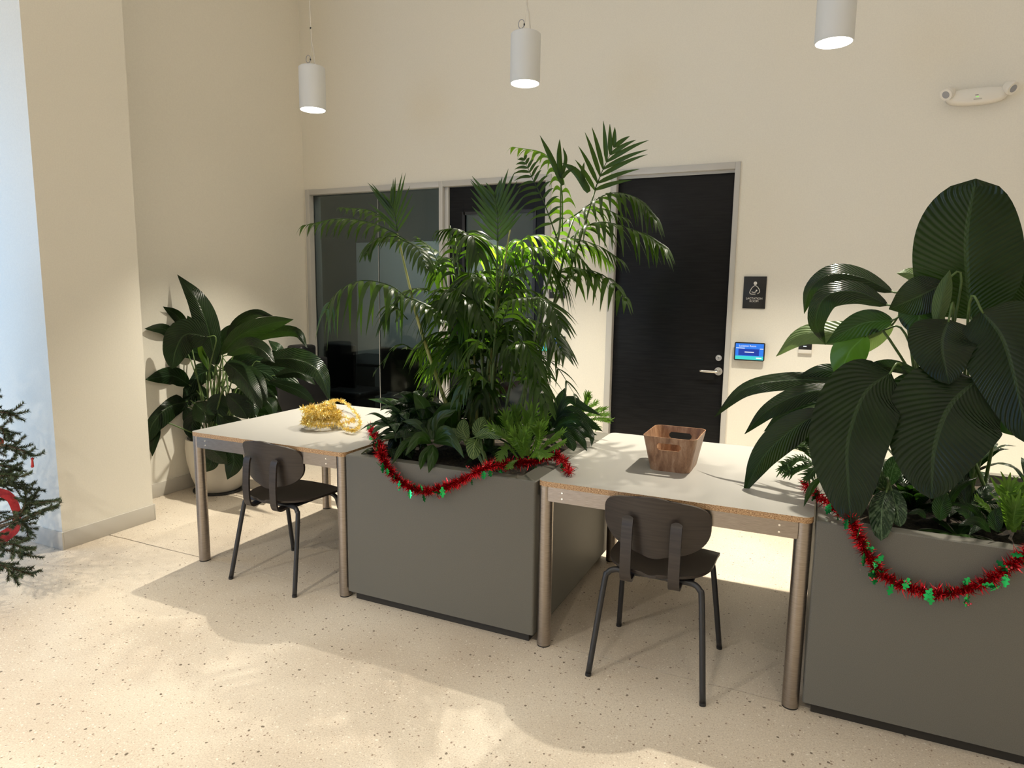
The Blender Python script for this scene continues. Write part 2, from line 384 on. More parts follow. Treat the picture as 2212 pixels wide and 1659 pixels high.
def slab(y0, y1, x0, x1, wob0, wob1):
    """one poured slab, its edge at the saw cut a little chipped"""
    rnd = random.Random(3); n = 160; v = []; f = []
    for i in range(n+1):
        x = x0+(x1-x0)*i/n
        a = y0+(rnd.uniform(-.0022,.0022) if wob0 else 0); b = y1+(rnd.uniform(-.0022,.0022) if wob1 else 0)
        v += [(x,a,0),(x,b,0),(x,a,-.03),(x,b,-.03)]
    for i in range(n):
        k = 4*i; f += [(k,k+4,k+5,k+1),(k+2,k+6,k+4,k),(k+1,k+5,k+7,k+3)]
    f += [(0,1,3,2),(4*n,4*n+2,4*n+3,4*n+1)]
    return mesh('floor_slab', v, f, M['floor'], fl)
slab(RY-.12, .041, -3.2, RX, 0, 1); slab(.0485, WY+.14, -3.2, RX, 1, 0)
def baseboard(name, x0, x1, y0, y1): return struct(box(name, x0, x1, y0, y1, 0, .105, M['base'], bev=.002))
baseboard('baseboard_left', LX, LX+.01, CY1+.01, WY); baseboard('baseboard_pier_side', CX, CX+.01, CY0, CY1)
baseboard('baseboard_pier_front', -2.45, CX+.01, CY0-.01, CY0); baseboard('baseboard_pier_return', LX, CX+.01, CY1, CY1+.01)
baseboard('baseboard_back_middle', FX1+.001, DX0-.001, WY-.01, WY); baseboard('baseboard_back_right', DX1+.001, RX, WY-.01, WY)
# meeting room behind the glass
bm = bmesh.new()
add_box(bm, -4.1, 1.6, 4.9, 5.0, 0, 3); add_box(bm, -4.2, -4.1, WY+.14, 5, 0, 3); add_box(bm, 1.6, 1.7, WY+.14, 5, 0, 3)
add_box(bm, -4.1, LX, WY+.04, WY+.14, 0, 3)
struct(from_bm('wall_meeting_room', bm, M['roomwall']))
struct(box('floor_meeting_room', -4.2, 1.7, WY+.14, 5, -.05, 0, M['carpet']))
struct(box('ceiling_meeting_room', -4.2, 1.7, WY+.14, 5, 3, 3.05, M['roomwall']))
# second room behind the black door is closed by the door itself
# ---------------------------------------------------------------- frames, window, doors
FW = .045
def frame_bar(name, x0, x1, z0, z1, parent, y0=WY-.012, y1=WY+.14): return box(name, x0, x1, y0, y1, z0, z1, M['frame'], parent, .003)
win = struct(thing('window_1', None, None, (0,0,0)))
MX0, MX1 = .190, .262                  # mullion between glass and door
frame_bar('jamb', FX0, FX0+FW, 0, FZ, win); frame_bar('head', FX0+FW, MX0, FZ-FW, FZ, win); frame_bar('sill', FX0+FW, MX0, 0, .05, win)
frame_bar('mullion', MX0, MX0+.036, 0, FZ-.0, win)
GX = at(820, 700, Y=WY+.05).x
box('glass_pane', FX0+FW, GX-.003, WY+.045, WY+.057, .05, FZ-FW, M['glass'], win)
box('glass_pane', GX+.003, MX0, WY+.045, WY+.057, .05, FZ-FW, M['glass'], win)
box('glazing_joint', GX-.003, GX+.003, WY+.047, WY+.055, .05, FZ-FW, M['frame'], win)
d1 = struct(thing('door_1', None, None, (0,0,0)))
frame_bar('jamb', MX0+.036, MX1+.0, 0, FZ-FW, d1, WY+.02); frame_bar('jamb', FX1-FW, FX1, 0, FZ-FW, d1); frame_bar('head', MX0+.036, FX1, FZ-FW, FZ, d1)
D1a, D1b = MX1+.003, FX1-FW-.003
bm = bmesh.new(); y0, y1 = WY+.04, WY+.085
L0, L1, LZ0, LZ1 = D1a+.13, D1b-.10, .28, 2.13
add_box(bm, D1a, L0, y0, y1, .008, FZ-FW-.004, .001, 1); add_box(bm, L1, D1b, y0, y1, .008, FZ-FW-.004, .001, 1)
add_box(bm, L0, L1, y0, y1, LZ1, FZ-FW-.004); add_box(bm, L0, L1, y0, y1, .008, LZ0)
from_bm('door_leaf', bm, M['door'], d1)
bm = bmesh.new()
for a in ((L0-.012, L0+.012, LZ0-.012, LZ1+.012), (L1-.012, L1+.012, LZ0-.012, LZ1+.012), (L0, L1, LZ1-.012, LZ1+.012), (L0, L1, LZ0-.012, LZ0+.012)):
    add_box(bm, a[0], a[1], y0-.008, y0, a[2], a[3])
from_bm('glazing_bead', bm, M['black'], d1)
box('glass_pane', L0, L1, y0+.015, y0+.025, LZ0, LZ1, M['glass'], d1)
def lever(root, x, z, y, flip=-1):
    bm = bmesh.new(); add_cyl(bm, (x, y, z), (x, y-.012, z), .028, n=32); add_cyl(bm, (x, y-.012, z), (x, y-.05, z), .011, n=20)
    h = from_bm('door_handle', bm, M['steel'], root, True)
    v, f = tube_geo(cr([(x, y-.05, z), (x+flip*.02, y-.056, z), (x+flip*.12, y-.056, z)], 10), .0095, 12); mesh('lever', v, f, M['steel'], h, smooth=True)
    bm = bmesh.new(); add_cyl(bm, (x-.003, y, z+.094), (x-.003, y-.011, z+.094), .021, n=28); add_cyl(bm, (x-.003, y-.011, z+.094), (x-.003, y-.016, z+.094), .012, .010, n=20)
    b = from_bm('deadbolt', bm, M['steel'], root, True)
    box('keyhole', x-.0045, x-.0015, y-.0168, y-.016, z+.088, z+.1, M['black'], b)
lever(d1, D1b-.06, .983, y0)
d2 = struct(thing('door_2', None, None, (0,0,0)))
frame_bar('jamb', DX0, DX0+FW, 0, FZ, d2); frame_bar('jamb', DX1-.035, DX1, 0, FZ, d2); frame_bar('head', DX0+FW, DX1-.035, FZ-FW, FZ, d2)
bm = bmesh.new(); add_box(bm, DX0+FW, DX0+FW+.015, WY+.08, WY+.1, 0, FZ-FW); add_box(bm, DX0+FW+.0, DX1-.035, WY+.0301, WY+.14, FZ-FW-.018, FZ-FW)
from_bm('door_stop', bm, M['frame'], d2)
box('door_leaf', DX0+FW+.003, DX1-.038, WY+.035, WY+.08, .008, FZ-FW-.0185, M['door'], d2, .0015)
lever(d2, 2.427+.012, .978, WY+.035)
# ---------------------------------------------------------------- signs and devices on the back wall
s = thing('wall_sign', 'black lactation room sign with nursing parent symbol beside the black door', 'sign', (2.6485, WY, 1.527))
box('plate', -.072, .072, -.008, 0, -.107, .107, M['black'], s, .001)
bm = bmesh.new()
add_cyl(bm, (.002,-.0082,.062), (.002,-.0094,.062), .011, n=24); add_cyl(bm, (.012,-.0082,.014), (.012,-.0094,.014), .0055, n=16)
from_bm('symbol_head', bm, M['signw'], s)
v, f = [], []
tube_geo(cr([(.006,-.009,-.010), (-.020,-.009,-.010), (-.030,-.009,-.003), (-.028,-.009,.010), (-.016,-.009,.034), (.002,-.009,.046), (.020,-.009,.034), (.032,-.009,.012), (.030,-.009,.001), (.019,-.009,-.008)], 36), .0021, 6, v, f)
tube_geo(cr([(-.018,-.009,.005), (-.006,-.009,.001), (.006,-.009,.004), (.010,-.009,.008)], 10), .0024, 6, v, f)
mesh('symbol_body', v, f, M['signw'], s, smooth=True)
text('lettering', 'LACTATION\nROOM', .0190, (0, -.0085, -.049), M['signw'], s)
s = thing('wall_sign', 'small black conference room sign between the two doors behind the palm', 'sign', (1.2325, WY, 1.503))
box('plate', -.064, .064, -.008, 0, -.036, .036, M['black'], s, .001)
text('lettering', 'CONFERENCE\nROOM', .0175, (0, -.0085, .008), M['signw'], s)
def tablet(x, z, label, words):
    t = thing('wall_tablet', label, 'tablet', (x, WY, z), 0, None)
    box('back_box', -.05, .05, -.03, 0, -.055, .035, M['white'], t, .004)
    bm = bmesh.new(); prism(bm, rrect(-.098, .098, -.062, .062, .010), -.042, -.03, 'Y'); from_bm('bezel', bm, M['black'], t, True)
    sc_ = box('screen', -.090, .090, -.0426, -.042, -.054, .054, M['screen'], t)
    box('screen_banner', -.090, .090, -.0430, -.0426, -.054, -.030, M['screen3'], sc_)
    box('screen_card', -.070, .062, -.0430, -.0426, -.026, .018, M['screen2'], sc_)
    text('lettering', words, .017, (-.068, -.0432, .038), M['screenw'], sc_, .0001, 'LEFT')
    bm = bmesh.new()
    for a in ((-.086, -.030, .0205, .0245), (-.030, .030, -.006, -.001), (.066, .088, .018, .023), (.045, .080, -.046, -.038)): add_box(bm, a[0], a[1], -.0434, -.043, a[2], a[3])
    from_bm('screen_text_lines', bm, M['screenw'], sc_)
    return t
tablet(2.642, 1.131, 'glowing blue tablet on the wall under the lactation room sign', 'Lactation Room')
tablet(1.220, 1.120, 'blue tablet on the wall below the conference room sign, half hidden by palm leaves', 'Conference Room')
t = thing('thermostat', 'small square thermostat with black display on the wall right of the tablet', 'thermostat', (2.985, WY, 1.178))
box('body', -.042, .042, -.022, 0, -.045, .045, M['white'], t, .006, 3)
box('display', -.040, .040, -.0235, -.022, -.018, .043, M['black'], t, .001)
box('reading', -.012, .008, -.0239, -.0235, .001, .006, M['screenw'], t)
# emergency light
t = thing('emergency_light', 'white twin head emergency light high on the right side of the back wall', 'emergency light', (3.79, WY, 2.665))
n = 28; v = []; f = []
for j, (yy, sc2) in enumerate(((0, 1.0), (-.045, 1.0), (-.062, .95), (-.07, .80))):
    for i in range(n):
        a = 2*PI*i/n; cx, sz = math.cos(a), math.sin(a)
        x = .150*sc2*math.copysign(abs(cx)**.75, cx); z = (.052 if sz < 0 else .035)*sc2*math.copysign(abs(sz)**.8, sz)
        v.append((x, yy, z))
for j in range(3):
    for i in range(n): a = j*n+i; b = j*n+(i+1)%n; f.append((a, a+n, b+n, b))
f.append(tuple(3*n+i for i in range(n))[::-1]); f.append(tuple(range(n)))
mesh('housing', v, f, M['white'], t, smooth=True)
box('test_button', -.014, .002, -.0715, -.07, -.010, -.007, M['black'], t); box('indicator', -.008, .004, -.0718, -.07, -.020, -.016, M['led'], t)
box('label_print', -.020, .020, -.0708, -.07, -.034, -.027, M['base'], t)
for s_ in (-1, 1):
    c0 = V((s_*.132, -.055, .030)); d = V((s_*.55, -.62, -.52)).normalized()
    bm = bmesh.new(); add_cyl(bm, c0, c0+d*.035, .026, .036, 28); add_cyl(bm, c0+d*.035, c0+d*.05, .036, .034, 28)
    h = from_bm('lamp_head', bm, M['white'], t, True)
    bm = bmesh.new(); add_cyl(bm, c0+d*.0495, c0+d*.0515, .021, .020, 24); from_bm('lens', bm, M['lensgrey'], h, True)
# ---------------------------------------------------------------- whiteboard, table and chairs in the meeting room
t = thing('marker_board', 'pale glass marker board on the far wall of the dark meeting room', 'whiteboard', (-1.85, 4.9, 1.335))
box('board', -.80, 1.3, -.02, 0, -.80, .80, M['wboard'], t, .002); box('pen_tray', -.1, .35, -.07, -.02, -.83, -.81, M['steel'], t)
t = thing('meeting_table', 'dark meeting table behind the glass wall', 'table', (-.9, 3.7, 0))
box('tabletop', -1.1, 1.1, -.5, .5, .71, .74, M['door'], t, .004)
for x in (-.9, .9): box('leg', x-.04, x+.04, -.35, .35, 0, .71, M['black'], t, .003)
def office_chair(x, y, rz, label):
    t = thing('office_chair', label, 'chair', (x, y, 0), rz, 'office chairs at the meeting table')
    bm = bmesh.new(); add_box(bm, -.24, .24, -.23, .25, .43, .50, .03, 3); from_bm('seat', bm, M['office'], t, True)
    bm = bmesh.new(); add_box(bm, -.22, .22, -.28, -.24, .55, .98, .02, 3); from_bm('backrest', bm, M['office'], t, True)
    cyl('column', (0,0,.06), (0,0,.43), .03, M['black'], t)
    for k in range(5):
        a = 2*PI*k/5; tube('foot', [(0,0,.1), (math.cos(a)*.28, math.sin(a)*.28, .05)], .016, M['black'], t, seg=2)
office_chair(-1.25, 3.02, 0, 'dark office chair nearest the left end of the glass wall')
office_chair(-.55, 3.02, .15, 'dark office chair near the middle of the glass wall')
# ---------------------------------------------------------------- tables
TH = .735
def table(x0, x1, label, rz=0):
    w_, d_ = x1-x0, 1.084
    t = thing('work_table', label, 'table', (x0, 0, 0), rz)
    bm = bmesh.new(); prism(bm, rrect(0, w_, 0, d_, .035, 8), TH-.022, TH)
    o = from_bm('tabletop', bm, None, t, True, mats=[M['top'], M['ply']])
    for p in o.data.polygons: p.material_index = 0 if abs(p.normal.z) > .9 else 1
    r = .0295
    for lx in (r+.002, w_-r-.002):
        for ly in (r+.002, d_-r-.002):
            bm = bmesh.new(); add_cyl(bm, (lx, ly, .006), (lx, ly, TH-.022), r, n=32); l = from_bm('leg', bm, M['leg'], t, True)
            cyl('foot_pad', (lx, ly, 0), (lx, ly, .006), r-.001, M['black'], l, n=28)
    def rail(a, b, yy, horiz, sgn):
        bm = bmesh.new(); prism(bm, rrect(a, b, TH-.022-.062, TH-.0225, .006, 3), yy, yy+.008, 'Y')
        if not horiz:
            for v_ in bm.verts: v_.co = (v_.co.y, v_.co.x, v_.co.z)
            bmesh.ops.recalc_face_normals(bm, faces=bm.faces)
        rl = from_bm('rail', bm, M['leg'], t, True)
        for q in (a+.062, b-.062):
            for z in (TH-.041, TH-.066):
                y_ = yy if sgn < 0 else yy+.008
                bm = bmesh.new(); add_cyl(bm, (q, y_, z), (q, y_+sgn*.003, z), .0052, .0038, 14); add_cyl(bm, (q, y_+sgn*.003, z), (q, y_+sgn*.0032, z), .0016, .0016, 6)
                if not horiz:
                    for v_ in bm.verts: v_.co = (v_.co.y, v_.co.x, v_.co.z)
                from_bm('screw', bm, M['chrome'], rl, True)
    rail(.048, w_-.048, .004, True, -1); rail(.048, w_-.048, d_-.012, True, 1)
    rail(.048, d_-.048, .004, False, -1); rail(.048, d_-.048, w_-.012, False, 1)
    return t
table(0, 1.042, 'grey topped table with bronze legs holding the gold tinsel')
table(2.043, 3.092, 'grey topped table with bronze legs holding the wooden basket')
# ---------------------------------------------------------------- planters
def planter(x0, x1, label):
    w_, d_, z1 = x1-x0, 1.09, .728
    t = thing('planter_box', label, 'planter', (x0, 0, 0))
    box('plinth', .03, w_-.03, .028, d_-.02, 0, .05, M['plinth'], t)
    rx, ry = .085, .055
    bm = bmesh.new()
    def ring(pl, z): return [bm.verts.new((x, y, z)) for x, y in pl]
    O = rrect(0, w_, 0, d_, .010, 3); O2 = rrect(.004, w_-.004, .004, d_-.004, .010, 3)
    I2 = rrect(rx, w_-rx, ry, d_-ry, .012, 3)
    loops = [ring(O, .045), ring(O, z1-.004), ring(O2, z1), ring(I2, z1), ring(I2, z1-.14)]
    n = len(O)
    for a, b in zip(loops, loops[1:]):
        for i in range(n): bm.faces.new((a[i], a[(i+1)%n], b[(i+1)%n], b[i]))
    bm.faces.new(loops[0][::-1])
    from_bm('planter_shell', bm, M['planter'], t, True)
    rnd = random.Random(5); nx, ny = 24, 26; v = []; f = []
    for i in range(nx+1):
        for j in range(ny+1):
            v.append((rx+(w_-2*rx)*i/nx, ry+(d_-2*ry)*j/ny, z1-.05+rnd.uniform(-.012,.012)))
    for i in range(nx):
        for j in range(ny): k = i*(ny+1)+j; f.append((k, k+ny+1, k+ny+2, k+1))
    struct(mesh('soil', v, f, M['soil'], t, smooth=True), 'stuff')
    return t
planter(1.050, 2.036, 'grey metal planter box holding the tall palm')
planter(3.100, 4.086, 'grey metal planter box at the right holding the big leafed peace lily')
# ---------------------------------------------------------------- pendants
def pendant(x, y, label):
    t = thing('pendant_light', label, 'lamp', (x, y, PZ), 0, 'white cylinder pendants in a row')
    R_, Hh = .085, .268
    lathe('lamp_shade', [(0, Hh), (R_-.006, Hh), (R_, Hh-.006), (R_, 0), (R_-.005, 0), (R_-.005, .03), (0, .03)], M['pend'], t, 48)
    lathe('diffuser', [(0, .006), (R_-.006, .006), (R_-.006, .012), (0, .012)], M['lens'], t, 40)
    z0 = Hh; zt = CH-PZ
    tube('power_cord', [(.030, 0, z0), (.018, 0, z0+.10), (0, 0, z0+.25), (-.012, 0, z0+1.0), (-.015, 0, zt)], .0042, M['cable'], t, 8, 24)
    tube('suspension_wire', [(-.010, 0, z0+.02), (0, 0, z0+.16), (-.004, 0, z0+.5), (-.012, 0, zt)], .0012, M['steel'], t, 6, 20)
    pts = [(-.028+.018*math.cos(a), .0, z0+.055+.024*math.sin(a)) for a in [2*PI*i/16 for i in range(18)]]
    tube('wire_coil', pts, .0022, M['lensgrey'], t, 6, 40)
    cyl('wire_gripper', (-.010, 0, z0), (-.010, 0, z0+.025), .0035, M['steel'], t, n=10)
    cyl('cord_clip', (-.001, 0, z0+.235), (-.001, 0, z0+.247), .0055, M['black'], t, n=10)
    cyl('cord_clip', (-.010, 0, z0+.045), (-.010, 0, z0+.055), .0045, M['black'], t, n=10)
    lathe('ceiling_cup', [(0, zt-.04), (.05, zt-.04), (.055, zt), (0, zt)], M['pend'], t, 24)
pendant(*PEND[0], 'white cylinder pendant above the left table, farthest left of the row')
pendant(*PEND[1], 'white cylinder pendant above the palm planter, middle of the row')
pendant(*PEND[2], 'white cylinder pendant above the basket table, cut by the top edge')
# ---------------------------------------------------------------- chairs
def make_chair(label):
    t = thing('cafe_chair', label, 'chair')
    # seat: wide flat front, rounded back, saddle curve
    n = 20; th = .011; v = []; f = []
    def width(s):      # s 0 = rear, 1 = front
        return .203*max(0, 1-(1-min(s/.60, 1))**2.5)**(1/2.2)+.004*s
    for k, dz in enumerate((0, -th)):
        for i in range(n+1):
            s = 1-math.cos(PI*.5*i/n) if False else (i/n)**1.7; y = -.200+.395*s; hw = max(width(s), .03)
            for j in range(n+1):
                u = -1+2*j/n
                z = .452 - .018*(1-abs(u)**2)*math.sin(PI*min(1, .15+s*.85)) - .022*max(0, s-.8)**1.2*3*(.4+.6*u*u) + .010*(1-s)**3
                v.append((u*hw, y-.012*(u*u)*(s > .9), z+dz))
    N = n+1
    for i in range(n):
        for j in range(n):
            a = i*N+j; f.append((a, a+1, a+N+1, a+N)); b = N*N+a; f.append((b, b+N, b+N+1, b+1))
    ed = [i for i in range(n)]
    def quad(a, b): f.append((a, b, b+N*N, a+N*N))
    for j in range(n): quad(j+1, j); quad(n*N+j, n*N+j+1)
    for i in range(n): quad(i*N, (i+1)*N); quad((i+1)*N+n, i*N+n)
    mesh('seat', v, f, M['chairwood'], t, smooth=True).data.set_sharp_from_angle(angle=math.radians(40))
    # backrest: bean outline, wider at the top, curved around the sitter, leaning back
    v = []; f = []; nu = 24; nv = 22; bz0, bz1 = .505, .755
    def half(q):       # q 0 bottom .. 1 top
        return .205*max(0, 1-(max(0, .56-q)/.56)**2.5)**(1/2.3)*max(0, 1-(max(0, q-.62)/.385)**3.2)**(1/2.6)
    for k, dy in enumerate((0, .012)):
        for i in range(nv+1):
            q = .5-.5*math.cos(PI*i/nv); hw = max(half(q), .05)
            for j in range(nu+1):
                u = -1+2*j/nu
                y = -.172 - .035*(q-.3) + .062*(u*hw/.205)**2
                zz = bz0+(bz1-bz0)*q - .010*(u*u)*(q) + .012*(u*u)*(1-q)
                v.append((u*hw, y+dy, zz))
    NU = nu+1; SZ = NU*(nv+1)
    for i in range(nv):
        for j in range(nu):
            a = i*NU+j; f.append((a, a+1, a+NU+1, a+NU)); b = SZ+a; f.append((b, b+NU, b+NU+1, b+1))
    def q2(a, b): f.append((a, b, b+SZ, a+SZ))
    for j in range(nu): q2(j+1, j); q2(nv*NU+j, nv*NU+j+1)
    for i in range(nv): q2(i*NU, (i+1)*NU); q2((i+1)*NU+nu, i*NU+nu)
    mesh('backrest', v, f, M['chairwood'], t, smooth=True).data.set_sharp_from_angle(angle=math.radians(40))
    # two bent plywood straps
    for sx in (-1, 1):
        path = cr([(0,-.06,.428), (0,-.13,.418), (0,-.185,.412), (0,-.208,.44), (0,-.212,.52), (0,-.207,.60), (0,-.200,.65), (0,-.186,.668)], 30)
        v = []; f = []
        for i, p in enumerate(path):
            T = (path[min(i+1,30)]-path[max(i-1,0)]).normalized(); nn = V((1,0,0)).cross(T)
            cut = .3 if i == 30 else .75 if i == 29 else 1
            for xx, oo in ((-.021*cut, .005), (.021*cut, .005), (.021*cut, -.005), (-.021*cut, -.005)): v.append((sx*.092+xx, p.y+nn.y*oo, p.z+nn.z*oo))
        for i in range(30):
            for j in range(4): a = 4*i+j; b = 4*i+(j+1)%4; f.append((a, b, b+4, a+4))
        f += [(3,2,1,0), (120,121,122,123)]
        o = mesh('back_strap', v, f, M['chairwood'], t, smooth=True); o.data.set_sharp_from_angle(angle=math.radians(40))
    # tube legs
    for sx in (-1, 1):
        for yf, yt in ((-.222, -.135), (.222, .13)):
            leg = tube('leg', [(sx*.05, yt, .425), (sx*.10, yt, .425), (sx*.150, yt, .424), (sx*.178, yt+(.008 if yt > 0 else -.008), .408), (sx*.190, yt+(.018 if yt > 0 else -.018), .36), (sx*.222, yf, .004)], .0115, M['chairmetal'], t, 14, 40)
            cyl('foot_cap', (sx*.222, yf, 0), (sx*.2212, yf*.995, .012), .0122, M['black'], leg, n=16)
    box('under_frame', -.15, .15, -.145, .14, .418, .430, M['chairmetal'], t, .003)
    return t
chair0 = make_chair('dark wood chair with two bent back straps at the table with the basket')
chair0.location = (2.545, .112, 0)
def dup(root, loc, rz, label):
    r = root.copy(); C.objects.link(r); r.location = loc; r.rotation_euler = (0,0,rz); r['label'] = label
    for ch in list(root.children):
        c = ch.copy(); C.objects.link(c); c.parent = r
        for g in ch.children: d = g.copy(); C.objects.link(d); d.parent = c
    return r
dup(chair0, (.585, .130, 0), -.03, 'dark wood chair with two bent back straps at the table with gold tinsel')
# black boxy armchair behind the floor plant
t = thing('armchair', 'black boxy armchair behind the floor plant by the glass wall', 'armchair', (-1.0, 1.86, 0), 0)
# ---------------------------------------------------------------- basket
def basket():
    c0 = V((2.505, .50, TH)); t = thing('wooden_basket', 'walnut wood basket with oval hand holes on the right table', 'basket', c0)
    bh, n = .157, 10
    def outline(q):
        hx = .088+.030*q; hy = .112+.030*q; return rrect(-hx, hx, -hy, hy, .035, n)
    # walls built as grid so the hand holes can be cut out
    ny = 40; slotz = (.105, .135)
    P = 4*(n+1)
    import bisect
    def wall_pt(u, q, inset):
        # u along the outline in [0,1)
        o = outline(q); L = []; tot = 0
        for i in range(len(o)):
            a, b = o[i], o[(i+1)%len(o)]; tot += math.hypot(b[0]-a[0], b[1]-a[1]); L.append(tot)
        s = (u%1)*tot; i = min(bisect.bisect_left(L, s), len(o)-1); pre = L[i-1] if i else 0
        a, b = o[i], o[(i+1)%len(o)]; seg = L[i]-pre; k = (s-pre)/seg if seg > 1e-9 else 0
        x, y = a[0]+(b[0]-a[0])*k, a[1]+(b[1]-a[1])*k; l = math.hypot(x, y)
        return (x-x/l*inset, y-y/l*inset, bh*q)
    nu = 240; v = []; f = []; NV = ny+1
    for ins in (0, .005):
        for i in range(nu):
            for j in range(NV): v.append(wall_pt(i/nu, j/ny, ins))
    def hole(i, j):
        x, y, z = wall_pt((i+.5)/nu, (j+.5)/ny, 0)
        if abs(y) < .10: return False
        cx = max(0, abs(x)-.036); return (cx/.017)**2+((z-.114)/.017)**2 < 1
    SZ = nu*NV; isq = {}
    for i in range(nu):
        for j in range(ny): isq[i, j] = not hole(i, j)
    for (i, j), ok in isq.items():
        i2 = (i+1)%nu; a, b, c, d = i*NV+j, i2*NV+j, i2*NV+j+1, i*NV+j+1
        if ok:
            f.append((a, b, c, d)); f.append((SZ+a, SZ+d, SZ+c, SZ+b))
            for (q, e) in (((i, j-1), (b, a)), ((i, j+1), (d, c)), (((i-1)%nu, j), (a, d)), (((i+1)%nu, j), (c, b))):
                if q[1] < 0: continue
                if q[1] >= ny or not isq[q]: f.append((e[0], e[1], e[1]+SZ, e[0]+SZ))
    mesh('basket_wall', v, f, M['wood'], t, smooth=True).data.set_sharp_from_angle(angle=math.radians(50))
    bm = bmesh.new(); prism(bm, [(x*.96, y*.96) for x, y in outline(0)], .001, .007); from_bm('basket_bottom', bm, M['wood'], t)
basket()
# ---------------------------------------------------------------- leaf builders
def prof_lily(t): return (math.sin(PI*min(1, t**.82))**.80 if t < 1 else 0)*(1-.25*max(0, t-.8)/.2)
def prof_strap(t): return min(1, (t+.05)*6)**.5*(1-max(0, (t-.35)/.65)**2.2)
def prof_oval(t): return math.sqrt(max(0, math.sin(PI*t)))
def prof_big(t): return math.sqrt(max(0, 1-abs(2*t**.93-1)**2.3))
def prof_broad(t): return (math.sin(PI*min(1, t**.68))**.62 if t < 1 else 0)
def prof_leaflet(t): return min(1, .35+t*3)*(1-t**2.4)
def leaf_geo(pts, hw, roll=0., prof=prof_lily, fold=.18, n=18, nc=6, wave=.03, N0=None, seed=0, curl=0.):
    path = cr(pts, n); rnd = random.Random(seed); L = sum((b-a).length for a, b in zip(path, path[1:]))
    mid = path[n//2]; N0 = (CAM-mid).normalized() if N0 is None else N0
    verts, faces, uvs = [], [], []; ph = rnd.uniform(0, 6); s_prev = None
    for i, p in enumerate(path):
        t = i/n; T = (path[min(i+1,n)]-path[max(i-1,0)]).normalized()
        s = T.cross(N0)
        s = s.normalized() if s.length > .15 else (s_prev or T.orthogonal().normalized())
        if s_prev is not None:
            if s.dot(s_prev) < 0: s = -s
            s = (s*.6+s_prev*.4); s = (s-T*s.dot(T)).normalized()
        s_prev = s
        sr = Matrix.Rotation(roll, 3, T) @ s; nn = sr.cross(T).normalized()
        if nn.dot(N0) < 0 and abs(roll) < 1.5: nn = -nn
        ww = hw*max(prof(t), .012)
        for j in range(nc+1):
            u = -1+2*j/nc
            off = -fold*abs(u)*ww*1.2 - curl*u*u*ww + wave*ww*math.sin(t*11+ph+(1.5 if u > 0 else 0))*abs(u)
            verts.append(p+sr*u*ww+nn*off); uvs.append((j/nc, t))
    for i in range(n):
        for j in range(nc): a = i*(nc+1)+j; faces.append((a, a+1, a+nc+2, a+nc+1))
    return verts, faces, uvs
def leaf(root, pts, hw, m_='lily', name='leaf', label=None, **kw):
    v, f, uv = leaf_geo(pts, hw, **kw); return mesh(name, v, f, M[m_], root, uv, True, label, world=True)
def px_leaf(root, pp, hwpx, Y0, Y1, m_='lily', stem=None, **kw):
    """leaf whose midrib runs through the given sight points at depths Y0..Y1"""
    k = len(pp)-1; pts = [at(u, v, Y=Y0+(Y1-Y0)*i/k) for i, (u, v) in enumerate(pp)]
    if kw.pop('clampx', False): pts = [p if p.x > LX+.03 else at(pp[i][0], pp[i][1], X=LX+.03) for i, p in enumerate(pts)]
    hw = hwpx*depth(pts[k//2])/FPX/max(.35, math.cos(kw.get('roll', 0)))
    o = leaf(root, pts, hw, m_, **kw)
    if stem is not None:
        b = pts[0]; d = (pts[1]-pts[0]).normalized(); s0 = V(stem)
        mid = s0.lerp(b, .5)+V((0,0,.10*(b-s0).length)); mid2 = b-d*.06+V((0,0,-.01))
        tube('stem', [s0, mid, mid2, b+d*.01], lambda t: .0065*(1-.45*t), M['stem'], root, 7, 14, world=True)
    return o
# ---------------------------------------------------------------- palm in the left planter
def frond_geo(pts, L, npair, V_, F_, U_, ang0=60, ang1=28, droop=.5, hwl=.0125, up=None, seed=0, sides=(-1,1), start=.12, jit=6, collect=None, wide=1.):
    rnd = random.Random(seed); path = cr(pts, 20)
    tube_geo(path, lambda t: .0034*(1-.7*t), 5, V_, F_); U_.extend([(.5, .5)]*(len(V_)-len(U_)))
    up = V((0,0,1)) if up is None else V(up)
    for i in range(npair):
        t = start+(1-start)*i/(npair-1); x = t*20; k = min(int(x), 19); p = path[k].lerp(path[k+1], x-k)
        T = (path[min(k+2,20)]-path[max(k-1,0)]).normalized()
        side = T.cross(up)
        side = side.normalized() if side.length > .1 else T.orthogonal().normalized()
        fn = side.cross(T).normalized()
        a = ang0+(ang1-ang0)*t
        ll = L*(.62+.38*math.sin(PI*min(1, .18+t*.82)))*(1-.35*max(0, t-.75)/.25)
        for s in sides:
            aa = math.radians(a+rnd.uniform(-jit, jit)); d = (T*math.cos(aa)+side*s*math.sin(aa)+fn*rnd.uniform(-.03,.12)).normalized()
            l2 = ll*rnd.uniform(.88, 1.08); q = [p+d*l2*u+V((0,0,-1))*droop*l2*u*u*(.5+.5*u) for u in (0, .25, .5, .75, 1.0)]
            tgt = ([], [], []) if collect is not None else (V_, F_, U_)
            b0 = len(tgt[0])
            for j in range(7):
                tt = j/6; P = cr(q, 6)[j] if j else q[0]
                D = (q[-1]-q[0]).normalized(); ws = D.cross(fn)
                ws = ws.normalized() if ws.length > .1 else D.orthogonal().normalized()
                wv = hwl*wide*max(prof_leaflet(tt), .04)
                for uu, off in ((-1, 0), (0, -.25), (1, 0)): tgt[0].append(P+ws*uu*wv+fn*off*wv); tgt[2].append(((uu+1)/2, tt))
            for j in range(6):
                for e in (0, 1): c = b0+j*3+e; tgt[1].append((c, c+1, c+4, c+3))
            if collect is not None: collect.append(tgt)
